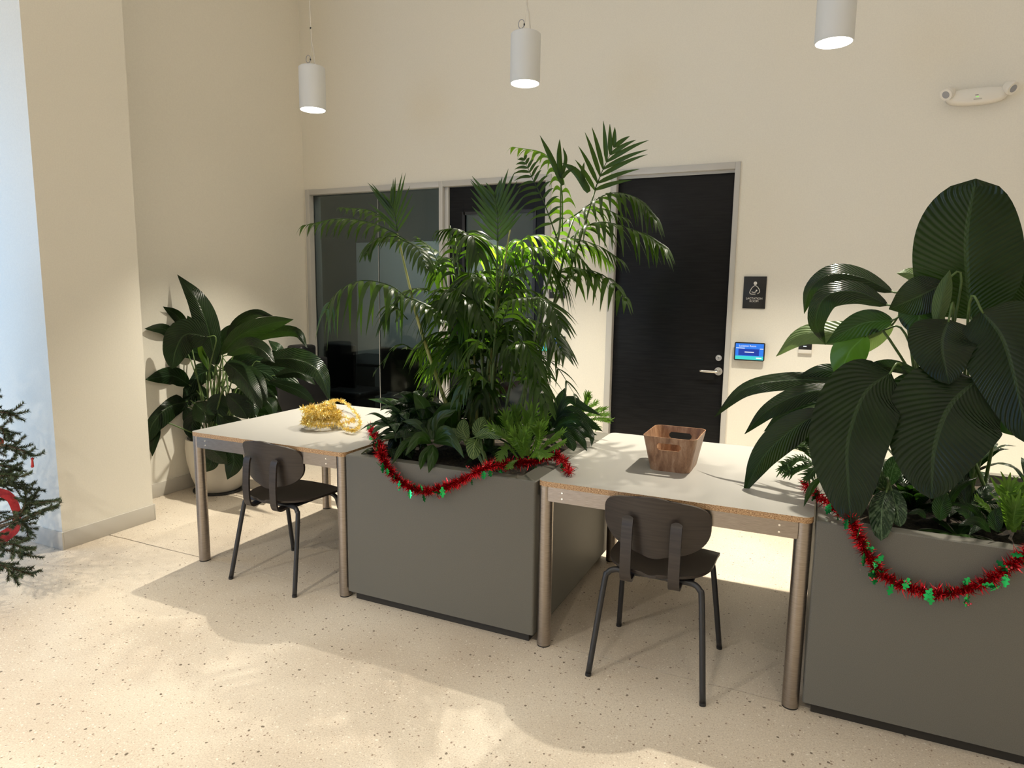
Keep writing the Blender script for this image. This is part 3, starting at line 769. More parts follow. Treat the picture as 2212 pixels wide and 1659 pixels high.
def frond(root, pts, L, npair, split=False, m_='palm', **kw):
    V_, F_, U_ = [], [], []; col = [] if split else None
    frond_geo(pts, L, npair, V_, F_, U_, collect=col, **kw)
    o = mesh('frond', V_, F_, M[m_], root, U_, True, world=True)
    if split:
        for v, f, u in col: mesh('leaflet', v, f, M[m_], o, u, True, world=True)
    return o
PB = V((1.50, .52, .69))
palm = thing('areca_palm', 'tall feathery green palm growing in the left planter box', 'palm', PB)
def PY(pp, Y0, Y1): k = len(pp)-1; return [at(u, v, Y=Y0+(Y1-Y0)*i/k) for i, (u, v) in enumerate(pp)]
# hand placed outer fronds: path, depth start/end, leaflet px length, pairs, options
FR = [
 ([(1285,410),(1303,365),(1326,318)], .82,.8, 108, 7, dict(m_='palm', split=True, ang0=50, ang1=24, droop=.12, up=(.2,-1,.1), start=.0, wide=1.0, jit=3)),
 ([(1235,470),(1310,420),(1370,425),(1412,465)], .85,.72, 68, 13, dict(split=True, droop=.95, wide=1.15)),
 ([(1225,520),(1290,480),(1380,500),(1432,530)], .80,.62, 68, 15, dict(split=True, droop=.95, wide=1.2)),
 ([(1205,520),(1176,440),(1150,385),(1133,345)], .45,.45, 46, 12, dict(split=True, ang0=80, ang1=40, droop=.35, up=(.1,-.95,.1), start=.15, hwl=.008)),
 ([(1215,500),(1212,400),(1180,335),(1112,318)], .60,.62, 48, 12, dict(m_='palm2', droop=.9)),
 ([(1215,610),(1260,583),(1312,600),(1350,642)], .75,.6, 52, 9, dict(split=True, ang0=80, ang1=50, droop=1.3, wide=1.35)),
 ([(1075,520),(1075,470),(1070,428)], .35,.35, 100, 9, dict(m_='palm', split=True, ang0=46, ang1=24, droop=.03, jit=3, hwl=.010, up=(0,-1,.05), start=.0, wide=1.15)),
 ([(1030,520),(990,495),(950,497)], .40,.30, 44, 9, dict(droop=.9)),
 ([(858,500),(853,465),(845,440)], .40,.40, 92, 8, dict(m_='palm', split=True, ang0=40, ang1=16, droop=.03, hwl=.008, up=(.2,-1,.05), start=.0)),
 ([(905,535),(820,488),(740,472),(660,486)], .42,.25, 50, 14, dict(split=True, droop=.95, ang0=50)),
 ([(845,485),(800,455),(738,448)], .55,.60, 34, 9, dict(droop=.8)),
 ([(885,650),(845,618),(780,606),(728,632),(705,668)], .35,.15, 80, 10, dict(split=True, ang0=85, ang1=60, droop=1.5, wide=1.3, start=.1)),
 ([(858,510),(815,515),(790,545)], .35,.2, 40, 8, dict(droop=.7)),
 ([(862,515),(900,535),(922,575)], .35,.2, 42, 8, dict(droop=.7)),
 ([(990,560),(1040,530),(1090,535),(1120,560)], .62,.66, 62, 12, dict(m_='palm2', droop=1.1, wide=1.2)),
 ([(1100,600),(1150,545),(1220,515),(1290,530),(1340,560)], .75,.72, 55, 15, dict(split=True, droop=.75)),
 ([(1160,640),(1190,660),(1210,700)], .30,.2, 70, 9, dict(split=True, droop=.4, ang0=45)),
 ([(1165,690),(1190,720),(1215,760)], .35,.25, 70, 9, dict(droop=.5, ang0=45)),
 ([(960,600),(935,545),(905,515)], .5,.55, 48, 9, dict(droop=.6)),
 ([(875,640),(920,660),(955,690)], .3,.2, 46, 9, dict(droop=.6)),
 ([(880,690),(850,660),(830,690)], .35,.25, 50, 9, dict(droop=.8)),
 ([(900,760),(860,745),(812,800)], .35,.2, 30, 4, dict(droop=.5, wide=1.4, ang0=35)),
 ([(1080,640),(1030,600),(985,625)], .25,.12, 62, 11, dict(m_='palm', droop=.8)),
 ([(1080,700),(1110,650),(1160,640)], .22,.10, 66, 11, dict(droop=.8)),
 ([(1060,760),(1030,740),(985,800)], .2,.1, 60, 9, dict(droop=.7, m_='palm')),
 ([(1100,760),(1130,740),(1165,800)], .2,.1, 66, 10, dict(droop=.7)),
 ([(1060,830),(1020,800),(990,850)], .2,.08, 60, 7, dict(droop=.7, wide=1.3)),
 ([(1120,830),(1150,800),(1180,870)], .2,.08, 66, 8, dict(droop=.7, wide=1.3)),
 ([(990,700),(960,650),(930,660)], .4,.3, 50, 9, dict(droop=.8)),
 ([(1160,560),(1120,520),(1075,560)], .75,.7, 55, 11, dict(m_='palm2', droop=.9)),
 ([(1190,560),(1230,540),(1290,600)], .8,.75, 48, 11, dict(droop=.8)),
 ([(1150,600),(1210,540),(1270,530),(1310,560)], .95,.85, 52, 13, dict(droop=.8, m_='palm2')),
 ([(1180,560),(1220,480),(1290,450),(1350,470)], .95,.85, 50, 12, dict(droop=.9)),
 ([(1160,640),(1220,580),(1290,590)], .7,.65, 50, 11, dict(droop=.8)),
 ([(1150,760),(1200,790),(1240,850)], .4,.3, 50, 5, dict(droop=.4, hwl=.006)),
]
for pp, h in (([(1216,400),(1190,340),(1166,292)], 6), ([(1212,385),(1208,340),(1209,300)], 6), ([(1212,385),(1222,345),(1216,318)], 4), ([(1272,415),(1245,372),(1214,352)], 8), ([(1214,385),(1225,372),(1244,360)], 4), ([(1262,400),(1258,375),(1262,350)], 5)):
    px_leaf(palm, pp, h, .52, .50, 'palm', name='leaflet', prof=prof_strap, fold=.25, n=10, nc=2)
nsp = 0
for i, (pp, Y0, Y1, lp, npair, kw) in enumerate(FR):
    pts = PY(pp, Y0, Y1); L = lp*depth(pts[1])/FPX; kw = dict(kw)
    if kw.get('split'):
        if nsp+npair*2 > 300: kw['split'] = False
        else: nsp += npair*2
    frond(palm, pts, L, npair, seed=i, **kw)
rnd = random.Random(11)
canes = []
for i in range(22):
    a = rnd.uniform(0, 2*PI); r = rnd.uniform(0, .13); b = PB+V((r*math.cos(a), r*math.sin(a)*.9, 0))
    lean = V((rnd.uniform(-.20,.10)+.3*r*math.cos(a), rnd.uniform(-.12,.12), 0)); h = rnd.uniform(.45, 1.15)
    top = b+V((lean.x*h*1.6, lean.y*h, h)); canes.append((b, top))
    tube('cane', [b, b.lerp(top, .5)+V((0,0,.02))-lean*.12, top], lambda t: .009*(1-.6*t), M['stem'] if i%3 else M['cane'], palm, 8, 10, world=True)
    for q in range(2):      # filler fronds at each cane
        az = rnd.uniform(0, 2*PI); l = rnd.uniform(.20, .36); d = V((math.cos(az), math.sin(az)*.75, 0)); s0 = b.lerp(top, rnd.uniform(.45, 1))
        frond(palm, [s0, s0+d*l*.35+V((0,0,l*.42)), s0+d*l*.8+V((0,0,l*.45)), s0+d*l*1.1+V((0,0,l*.15))], rnd.uniform(.13, .19), 11, m_='palm' if rnd.random() < .7 else 'palm2', droop=rnd.uniform(.5, 1), seed=100+i*3+q)
# pale leaning cane on the left and canes up to the big outer fronds
tube('cane', [at(985,930,Y=.42), at(945,820,Y=.40), at(905,700,Y=.38), at(885,620,Y=.38), at(858,505,Y=.40)], lambda t: .011*(1-.55*t), M['cane'], palm, 10, 24, world=True, label='pale leaning cane')
for pp, ye in (([(1130,900),(1150,760),(1225,600),(1286,410)], .82), ([(1120,900),(1160,700),(1205,520),(1212,400)], .53), ([(1060,900),(1070,700),(1075,520)], .35), ([(1090,900),(1110,760),(1100,600),(1050,560)], .62), ([(1020,900),(1000,740),(960,600)], .5), ([(1110,900),(1180,720),(1225,520),(1240,470)], .85)):
    tube('cane', PY(pp, .5, ye), lambda t: .008*(1-.5*t), M['stem'], palm, 8, 20, world=True)
# ---------------------------------------------------------------- low plants in the left planter
def rosette(root, c, n, L, hw, m_, el=(20, 70), droop=.6, prof=prof_lily, az=(0, 360), seed=0, fold=.15, dz=0, flat=1., roll=0, **kw):
    rnd = random.Random(seed)
    for i in range(n):
        a = math.radians(az[0]+(az[1]-az[0])*(i+.5)/n+rnd.uniform(-12, 12)); e = math.radians(rnd.uniform(*el)); l = L*rnd.uniform(.78, 1.12)
        d = V((math.cos(a)*math.cos(e), math.sin(a)*math.cos(e)*flat, math.sin(e))); c0 = V(c)+V((0,0,rnd.uniform(0, dz)))
        pts = [c0, c0+d*l*.33, c0+d*l*.68+V((0,0,-droop*l*.18)), c0+d*l+V((0,0,-droop*l*.62))]
        hr = V((d.x, d.y, 0)); N0 = (V((0,0,1))*math.cos(e)-hr.normalized()*math.sin(e)*.8).normalized() if hr.length > .01 else V((0,-1,0))
        leaf(root, pts, hw*rnd.uniform(.85,1.1), m_, prof=prof, fold=fold, N0=N0, n=12, nc=4, seed=i, **kw)
SZ0 = .69
c = V((1.235, .20, SZ0)); t = thing('aglaonema', 'bushy dark mottled foliage plant at the front left corner of the palm planter', 'plant', c)
for k, (dx, dy, dz, L_) in enumerate(((0,0,.10,.17), (-.04,.06,.20,.18), (.03,.1,.25,.17), (-.06,.13,.14,.18), (-.03,-.05,.04,.16), (-.05,.22,.20,.18), (.06,-.03,.15,.15), (-.02,.3,.12,.18), (.09,.06,.18,.15), (-.04,0,.15,.16))):
    rosette(t, c+V((dx,dy,dz)), 10, L_*1.18, .031, 'agla' if k%2 else 'dark', (10, 60), .7, seed=40+k)
    tube('stem', [c+V((dx*.4,dy*.6,0)), c+V((dx,dy,dz))], .006, M['stem'], t, 6, 3, world=True)
c = V((1.60, .12, SZ0+.03)); t = thing('dracaena', 'dark green strap leafed plant drooping over the front of the palm planter', 'plant', c)
for pp, Y0, Y1, h in (([(930,955),(880,955),(845,1005)], .15,-.03, 9), ([(932,958),(905,945),(875,985)], .12,.0, 12), ([(935,960),(935,985),(926,1022)], .10,-.04, 12), ([(934,960),(915,985),(908,1015)], .10,-.04, 9),
    ([(930,950),(900,915),(870,910)], .15,.12, 9), ([(935,950),(925,925),(935,900)], .15,.2, 11), ([(938,952),(960,930),(985,940)], .15,.1, 11), ([(936,955),(965,940),(985,960),(1003,990)], .14,-.0, 9),
    ([(930,955),(895,935),(850,940),(820,950)], .15,.05, 9), ([(936,950),(950,905),(985,885)], .18,.2, 13), ([(934,955),(970,955),(1000,975)], .15,.05, 8)):
    px_leaf(t, pp, h, Y0, Y1, 'strap', fold=.2, n=14, nc=4, prof=prof_lily)
for pp, Y0, Y1, h in (([(930,930),(915,880),(893,850)], .25,.2, 17), ([(930,930),(965,890),(1000,870)], .25,.22, 18), ([(925,915),(880,895),(850,870),(795,862)], .4,.5, 12), ([(930,905),(900,865),(860,862)], .4,.4, 10), ([(975,930),(975,900),(978,870)], .28,.25, 14)):
    px_leaf(t, pp, h, Y0, Y1, 'strap', fold=.12, n=14, nc=4, roll=.3)
c = V((1.76, .12, SZ0)); t = thing('prayer_plant', 'small striped leaf prayer plant at the front middle of the palm planter', 'plant', c)
for pp, Y0, Y1, h in (([(1030,950),(1024,962),(1022,993)], .12,.02, 17), ([(1010,950),(1000,930),(1003,905)], .16,.2, 14), ([(1035,945),(1035,925),(1045,900)], .16,.2, 15), ([(1025,945),(1055,935),(1085,945)], .14,.12, 12), ([(1000,950),(985,940),(975,925)], .18,.2, 12)):
    px_leaf(t, pp, h, Y0, Y1, 'cala', fold=.08, prof=prof_oval, n=12, nc=6, stem=c)
def crested(root, pts, hw, seed=0, m_='fern', fingers=5):
    """fern frond: narrow blade, jagged side lobes, forked finger tip"""
    rnd = random.Random(seed); path = cr(pts, 16); mid = path[8]; N0 = (CAM-mid).normalized()*.7+V((0,0,.7)); V_, F_, U_ = [], [], []
    def add(ps, h, pr=lambda t: 1-t*.85):
        v, f, u = leaf_geo(ps, h, prof=pr, fold=.1, n=5, nc=2, N0=N0, seed=rnd.randint(0, 99), wave=.12)
        b = len(V_); V_.extend(v); U_.extend(u); F_.extend(tuple(b+x for x in q) for q in f)
    v, f, u = leaf_geo(pts, hw*.55, prof=lambda t: .25+.75*t**.8, fold=.15, n=16, nc=4, N0=N0, seed=seed, wave=.2)
    V_ += v; F_ += f; U_ += u
    for i in range(3, 16):
        T = (path[i+1]-path[i-1]).normalized(); s = T.cross(N0).normalized(); p = path[i]; l = hw*(.35+.75*(i/16))*rnd.uniform(.7, 1.25)
        for sg in (-1, 1):
            d = (s*sg+T*rnd.uniform(.3,.9)+N0.normalized()*rnd.uniform(-.2,.35)).normalized()
            q = p+s*sg*hw*.3*(i/16); add([q-d*.2*l, q+d*l*.6, q+d*l+T*l*.3], l*.22)
    T = (path[-1]-path[-3]).normalized(); s = T.cross(N0).normalized(); p = path[-1]
    for k in range(fingers):
        a = (k-(fingers-1)/2)*.45+rnd.uniform(-.1,.1); d = (T*math.cos(a)+s*math.sin(a)+N0.normalized()*rnd.uniform(-.3,.3)).normalized(); l = hw*rnd.uniform(.9, 1.5)
        add([p-T*hw*.4, p+d*l*.5, p+d*l], hw*.22)
    return mesh('frond', V_, F_, M[m_], root, U_, True, world=True)
def px_crest(root, pp, hwpx, Y0, Y1, **kw):
    pts = PY(pp, Y0, Y1); return crested(root, pts, hwpx*depth(pts[1])/FPX, **kw)
t = thing('crested_fern', 'bright green crested fern at the front right of the palm planter', 'fern', V((1.93, .17, SZ0)))
for i, (pp, h, Y0, Y1) in enumerate((([(1140,985),(1142,930),(1150,890)], 24, .2, .18), ([(1125,985),(1105,940),(1092,900)], 17, .2, .16), ([(1130,990),(1100,950),(1060,922)], 13, .18, .1), ([(1150,990),(1180,960),(1212,938)], 14, .18, .12),
    ([(1150,990),(1180,975),(1216,958)], 11, .15, .05), ([(1120,990),(1095,965),(1080,990)], 12, .15, .05), ([(1130,990),(1120,960),(1108,940)], 18, .12, .06), ([(1150,990),(1165,950),(1165,920)], 18, .15, .1),
    ([(1140,992),(1160,975),(1180,985)], 14, .1, .03), ([(1120,992),(1105,1000),(1100,1010)], 9, .1, .01), ([(1145,980),(1170,925),(1178,895)], 14, .22, .2), ([(1130,980),(1120,920),(1110,885)], 14, .25, .22), ([(1135,985),(1130,960),(1135,935)], 18, .1, .05))):
    px_crest(t, pp, h, Y0, Y1, seed=i)
t = thing('crested_fern', 'light green crested fern at the back right corner of the palm planter', 'fern', V((1.88, .9, SZ0)))
for i, (pp, h, Y0, Y1) in enumerate((([(1235,915),(1262,880),(1272,853)], 11, .85, .8), ([(1240,915),(1280,890),(1305,885)], 11, .85, .75), ([(1240,915),(1285,905),(1315,908)], 10, .8, .7), ([(1235,915),(1250,895),(1288,870)], 8, .9, .9), ([(1230,915),(1260,905),(1290,925)], 10, .8, .65), ([(1225,910),(1220,890),(1245,880)], 9, .8, .8), ([(1230,915),(1265,898),(1312,895)], 9, .8, .7))):
    px_crest(t, pp, h, Y0, Y1, seed=20+i)
c = V((1.86, .55, SZ0+.05)); t = thing('dracaena', 'very dark strap leafed plant on the right side of the palm planter', 'plant', c)
for pp, Y0, Y1, h in (([(1195,920),(1225,865),(1262,880),(1300,898)], .5,.5, 9), ([(1195,925),(1230,885),(1275,915),(1302,932)], .5,.42, 10), ([(1195,925),(1240,905),(1275,935),(1278,965)], .45,.3, 9), ([(1195,930),(1225,925),(1255,950),(1268,975)], .42,.25, 10),
    ([(1195,930),(1215,935),(1235,960),(1240,975)], .38,.2, 12), ([(1195,920),(1210,870),(1220,838)], .5,.5, 13), ([(1190,920),(1185,880),(1190,850)], .5,.5, 12), ([(1195,925),(1245,905),(1290,915)], .55,.5, 9), ([(1190,925),(1215,895),(1250,895)], .5,.45, 9),
    ([(1195,930),(1240,925),(1285,950)], .42,.3, 9), ([(1195,915),(1180,870),(1160,850)], .5,.45, 12), ([(1195,925),(1222,910),(1260,930),(1290,940)], .5,.35, 9)):
    px_leaf(t, pp, h, Y0, Y1, 'dark', fold=.2, n=14, nc=4)
c = V((1.30, .62, SZ0)); t = thing('broad_leaf_plant', 'dark broad leafed plant at the left rear of the palm planter', 'plant', c)
rosette(t, c+V((0,0,.12)), 12, .27, .042, 'dark', (15, 65), .6, seed=61); rosette(t, c+V((-.06,-.18,.14)), 11, .22, .032, 'dark', (5, 60), .7, seed=161); rosette(t, c+V((.1,.1,.18)), 11, .26, .036, 'strap', (10, 70), .6, seed=162); rosette(t, c+V((.16,-.28,.1)), 12, .22, .026, 'strap', (5, 70), .7, seed=163); rosette(t, c+V((.06,-.15,.05)), 9, .25, .035, 'strap', (25, 70), .5, seed=62)
c = V((1.62, .70, SZ0)); t = thing('broad_leaf_plant', 'dark green leafy plant at the foot of the palm canes', 'plant', c)
rosette(t, c+V((0,-.1,.05)), 13, .30, .036, 'strap', (35, 75), .5, seed=63); rosette(t, c+V((.02,-.36,.03)), 12, .20, .022, 'dark', (10, 60), .7, seed=164); rosette(t, c+V((.22,-.1,.10)), 12, .26, .028, 'dark', (10, 70), .6, seed=165); rosette(t, c+V((.2,.12,.08)), 12, .28, .03, 'dark', (10, 70), .6, seed=166); rosette(t, c+V((.15,-.25,.03)), 11, .26, .03, 'dark', (25, 70), .5, seed=64)
# ---------------------------------------------------------------- big peace lily in the right planter
B2 = V((3.62, .55, SZ0)); t = thing('peace_lily', 'huge dark peace lily with broad veined leaves in the right planter', 'plant', B2)
LL = [
 ([(2098,690),(2090,600),(2088,500),(2108,386)], 100, .40,.36, 'lily', dict(fold=.03, prof=prof_big, wave=.02)),
 ([(2022,705),(2036,640),(2052,583)], 17, .30,.28, 'lily_pale', dict(fold=.8)),
 ([(2215,705),(2225,650),(2240,560)], 55, .5,.5, 'lily', dict()),
 ([(2145,690),(2165,640),(2178,590)], 16, .55,.55, 'lily_pale', dict()),
 ([(1930,632),(1860,598),(1795,592),(1750,625),(1737,678)], 24, .50,.60, 'lily', dict(roll=.6)),
 ([(1920,660),(1850,630),(1785,640),(1762,695),(1783,745)], 27, .42,.45, 'lily', dict(roll=.5)),
 ([(2010,622),(1975,592),(1937,590)], 15, .6,.65, 'lily_pale', dict(roll=.4)),
 ([(2040,612),(1985,640),(1920,668)], 42, .36,.34, 'lily', dict()),
 ([(2000,640),(1985,680),(1990,730)], 40, .38,.36, 'dark', dict()),
 ([(1915,712),(1823,716),(1735,722),(1676,770)], 26, .50,.60, 'lily_pale', dict(roll=.5)),
 ([(1930,692),(1860,700),(1785,742)], 28, .40,.38, 'dark', dict()),
 ([(1872,722),(1832,765),(1815,828)], 36, .42,.42, 'strap', dict(fold=.1)),
 ([(1930,700),(1885,735),(1858,768)], 18, .55,.6, 'lily_pale', dict()),
 ([(2050,690),(2035,745),(2050,830)], 66, .26,.20, 'lily', dict(prof=prof_broad, fold=.1)),
 ([(2120,672),(2165,730),(2195,830),(2222,960)], 84, .24,.14, 'lily', dict(prof=prof_broad, fold=.08)),
 ([(1925,805),(1868,850),(1832,950),(1832,1040),(1838,1132)], 82, .24,-.05, 'lily', dict(prof=prof_broad, fold=.06)),
 ([(2110,820),(2050,880),(2018,970),(2012,1078)], 108, .24,.04, 'lily', dict(prof=prof_broad, fold=.05)),
 ([(1830,830),(1720,820),(1612,838),(1542,902)], 20, .46,.55, 'lily', dict(roll=.6)),
 ([(1835,838),(1740,848),(1660,885),(1608,938)], 22, .38,.42, 'lily', dict(roll=.5)),
 ([(1805,862),(1715,885),(1650,932)], 20, .40,.44, 'dark', dict(roll=.3)),
 ([(1800,872),(1735,895),(1680,925)], 14, .34,.36, 'lily_pale', dict(roll=.6)),
 ([(1785,885),(1715,925),(1650,985),(1605,1068)], 34, .30,.28, 'lily', dict()),
 ([(1850,815),(1785,800),(1720,815)], 16, .5,.5, 'dark', dict(roll=.3)),
 ([(1852,805),(1925,792),(2010,818)], 14, .3,.25, 'lily', dict(roll=.5)),
 ([(2200,705),(2240,800),(2260,930)], 70, .3,.2, 'lily', dict()),
 ([(2010,830),(1960,850),(1930,900)], 40, .40,.36, 'dark', dict()),
 ([(2150,830),(2180,880),(2230,950)], 60, .42,.36, 'dark', dict()),
 ([(2060,660),(2110,640),(2150,690)], 40, .45,.45, 'dark', dict()),
]
for i, (pp, h, Y0, Y1, mm, kw) in enumerate(LL):
    px_leaf(t, pp, h, Y0, Y1, mm, seed=i, n=22, nc=8, stem=B2+V((random.uniform(-.10,.10), random.uniform(-.12,.12), 0)), **kw)
c = V((3.30, .16, SZ0)); t = thing('aglaonema', 'dark leaf plant with pale mottling hanging over the right planter front', 'plant', c)
for pp, Y0, Y1, h in (([(1915,1060),(1905,1100),(1903,1168)], .1,-.04, 25), ([(1925,1055),(1935,1090),(1945,1138)], .12,.01, 20), ([(1910,1055),(1890,1030),(1880,1060)], .15,.1, 18), ([(1920,1050),(1930,1010),(1945,985)], .2,.2, 18), ([(1900,1055),(1865,1040),(1850,1075)], .14,.05, 15)):
    px_leaf(t, pp, h, Y0, Y1, 'agla', fold=.1, prof=prof_oval, n=14, nc=6, stem=c)
rosette(t, c+V((.1,.18,.08)), 8, .2, .03, 'dark', (20, 60), .6, seed=71)
c = V((3.22, .45, SZ0)); t = thing('philodendron', 'lobed green philodendron at the left edge of the right planter', 'plant', c)
for i, (pp, h, Y0, Y1) in enumerate((([(1760,1000),(1725,990),(1690,1010)], 15, .4, .45), ([(1755,990),(1730,965),(1700,960)], 14, .45, .5), ([(1770,985),(1755,950),(1740,925)], 14, .45, .5), ([(1775,1000),(1740,1005),(1700,1022)], 12, .38, .42), ([(1780,1000),(1765,975),(1735,950)], 14, .35, .35), ([(1790,1010),(1765,1010),(1745,1030)], 13, .3, .25))):
    pts = PY(pp, Y0, Y1); crested(t, pts, h*depth(pts[1])/FPX*1.2, seed=80+i, m_='strap')
rosette(t, c+V((.08,-.05,.05)), 9, .22, .022, 'dark', (20, 70), .6, seed=72)
px_leaf(t, [(1775,1030),(1752,1055),(1736,1095)], 7, .15, .10, 'strap')
t = thing('crested_fern', 'crinkled yellow green fern at the right edge of the right planter', 'fern', V((3.68, .2, SZ0)))
for i, (pp, h, Y0, Y1) in enumerate((([(2180,1145),(2175,1100),(2178,1050)], 26, .14, .10), ([(2200,1145),(2205,1100),(2222,1050)], 24, .14, .1), ([(2160,1140),(2140,1105),(2110,1078)], 10, .14, .1), ([(2190,1150),(2190,1120),(2195,1090)], 26, .1, .08), ([(2215,1150),(2225,1110),(2250,1070)], 22, .12, .1))):
    px_crest(t, pp, h, Y0, Y1, seed=90+i)
c = V((3.50, .2, SZ0)); t = thing('broad_leaf_plant', 'low dark leafy plant in the shade of the big peace lily leaves', 'plant', c)
for pp, Y0, Y1, h in (([(2030,1125),(2035,1090),(2045,1065)], .12,.12, 18), ([(2040,1120),(2065,1060),(2115,1030)], .16,.2, 8), ([(2100,1140),(2090,1110),(2060,1100)], .1,.1, 9), ([(2140,1150),(2110,1125),(2070,1135)], .1,.06, 10), ([(2140,1150),(2100,1100),(2050,1085)], .16,.16, 9), ([(2000,1120),(1985,1105),(1960,1110)], .1,.08, 7), ([(2155,1150),(2150,1120),(2160,1095)], .1,.1, 14)):
    px_leaf(t, pp, h, Y0, Y1, 'dark', n=12, nc=4)
rosette(t, c+V((.1,.15,.05)), 12, .26, .028, 'dark', (20, 70), .6, seed=73); rosette(t, c+V((.18,.05,.03)), 14, .22, .026, 'dark', (5, 60), .6, seed=173); rosette(t, c+V((-.08,.08,.04)), 14, .2, .024, 'dark', (5, 60), .6, seed=174); rosette(t, c+V((.05,-.02,.0)), 12, .16, .02, 'strap', (5, 50), .6, seed=175); rosette(t, c+V((.15,.5,.1)), 12, .3, .035, 'dark', (20, 70), .6, seed=176); rosette(t, c+V((-.05,.35,.05)), 12, .28, .03, 'dark', (20, 70), .5, seed=74); rosette(t, c+V((.35,.3,.05)), 12, .28, .03, 'dark', (20, 70), .5, seed=75)
# ---------------------------------------------------------------- potted peace lily on the floor
PC = V((-.975, 1.03, 0)); t = thing('potted_peace_lily', 'glossy peace lily in a cream round pot on the floor by the left wall', 'plant', PC)
lathe('pot', [(0, .004), (.13, .004), (.155, .02), (.19, .12), (.215, .24), (.222, .34), (.216, .40), (.219, .41), (.205, .41), (.200, .38), (.0, .375)], M['pot'], t, 56)
lathe('soil', [(0, .392), (.1, .390), (.199, .382)], M['soil'], t, 32)
lathe('pot_saucer', [(0, .001), (.17, .001), (.185, .006), (.185, .012), (0, .012)], M['black'], t, 40)
SB = PC+V((0,0,.39))
PL = [
 ([(466,790),(450,712),(426,649),(383,593)], 25, .95,.90, 'lily', dict()),
 ([(404,722),(385,685),(352,662)], 12, 1.05,1.05, 'lily', dict()),
 ([(440,770),(425,720),(405,682)], 20, 1.25,1.3, 'dark', dict()),
 ([(450,728),(402,722),(380,755),(372,797)], 34, .85,.72, 'lily', dict(fold=.08, prof=prof_broad)),
 ([(392,745),(358,712),(312,710)], 12, 1.0,.95, 'lily', dict(roll=.5)),
 ([(488,748),(512,702),(551,678),(590,682)], 12, 1.15,1.2, 'lily', dict(roll=.2)),
 ([(475,768),(520,724),(582,700),(634,690)], 19, 1.0,.95, 'lily', dict(roll=.2)),
 ([(520,748),(576,722),(638,718),(664,752)], 13, 1.1,1.05, 'lily', dict(roll=.4)),
 ([(490,768),(530,748),(566,755),(594,784)], 19, .9,.85, 'lily', dict(roll=.1)),
 ([(488,782),(514,802),(540,835),(566,884)], 23, .9,.80, 'lily', dict(prof=prof_broad)),
 ([(520,795),(550,820),(576,868)], 20, 1.0,.92, 'lily', dict(prof=prof_broad)),
 ([(560,782),(629,774),(686,799),(713,868)], 24, 1.15,1.12, 'lily', dict()),
 ([(592,812),(645,804),(682,832)], 13, 1.2,1.2, 'lily', dict()),
 ([(580,822),(642,842),(682,872)], 13, 1.15,1.15, 'dark', dict()),
 ([(410,832),(372,812),(314,820)], 20, 1.0,.95, 'dark', dict()),
 ([(402,868),(363,880),(330,915),(319,955)], 27, .95,.85, 'lily', dict(prof=prof_broad)),
 ([(345,925),(332,955),(329,986)], 9, .98,.95, 'lily', dict()),
 ([(420,870),(440,890),(452,915)], 26, .9,.80, 'lily', dict()),
 ([(430,950),(462,975),(492,1002)], 20, .82,.74, 'lily', dict(roll=.3)),
 ([(500,960),(505,1000),(491,1036)], 20, .85,.80, 'dark', dict()),
 ([(450,980),(456,1000),(444,1020)], 16, .80,.78, 'dark', dict()),
 ([(490,850),(520,880),(535,905)], 22, .85,.78, 'lily', dict()),
 ([(510,860),(540,870),(555,900)], 18, .88,.84, 'dark', dict()),
 ([(570,860),(585,875),(592,905)], 14, 1.0,.95, 'lily', dict()),
 ([(500,800),(560,800),(625,840)], 24, 1.2,1.2, 'dark', dict()),
 ([(480,800),(540,775),(585,790)], 20, 1.25,1.3, 'dark', dict()),
 ([(500,790),(560,830),(600,880)], 26, 1.2,1.15, 'dark', dict()),
 ([(470,790),(455,760),(440,800)], 18, 1.1,1.0, 'dark', dict()),
 ([(400,880),(410,905),(405,935)], 14, .95,.9, 'dark', dict()),
 ([(560,800),(600,760),(580,735)], 14, 1.3,1.35, 'dark', dict()),
 ([(440,730),(436,760),(450,800)], 8, 1.0,1.0, 'palm2', dict()),
 ([(470,800),(430,810),(395,860)], 22, 1.15,1.1, 'dark', dict()),
 ([(450,860),(420,850),(385,890)], 18, 1.1,1.0, 'dark', dict()),
 ([(480,850),(470,880),(480,925)], 22, .95,.88, 'dark', dict()),
 ([(520,840),(560,850),(610,890)], 22, 1.1,1.05, 'lily', dict()),
 ([(490,820),(530,815),(570,840)], 20, 1.25,1.2, 'dark', dict()),
 ([(465,760),(500,720),(540,715)], 18, 1.2,1.25, 'dark', dict()),
 ([(455,780),(420,760),(390,770)], 18, 1.2,1.2, 'dark', dict()),
 ([(430,880),(415,920),(425,955)], 18, .95,.88, 'dark', dict()),
 ([(530,880),(560,900),(575,940)], 20, .95,.88, 'dark', dict()),
 ([(480,900),(510,925),(540,960)], 20, .9,.85, 'lily', dict()),
 ([(545,790),(600,800),(660,860)], 20, 1.25,1.2, 'dark', dict()),
 ([(500,840),(550,880),(600,900)], 22, 1.2,1.2, 'dark', dict()),
]
for i, (pp, h, Y0, Y1, mm, kw) in enumerate(PL):
    a = random.uniform(0, 2*PI)
    px_leaf(t, pp, h, Y0, Y1, mm, seed=i, n=18, nc=6, clampx=True, stem=SB+V((math.cos(a)*.06, math.sin(a)*.06, 0)), **kw)
# armchair parts
t = [o for o in C.objects if o.name == 'armchair'][0]
box('seat', -.19, .02, -.30, .30, .12, .42, M['office'], t, .03, 3); box('backrest', -.20, -.02, .14, .34, .30, 1.02, M['office'], t, .03, 3)
box('armrest', -.02, .12, -.30, .32, .10, .92, M['office'], t, .02, 3)
for x in (-.15, .08):
    for y in (-.24, .26): cyl('foot', (x, y, 0), (x, y, .12), .02, M['black'], t, n=12)
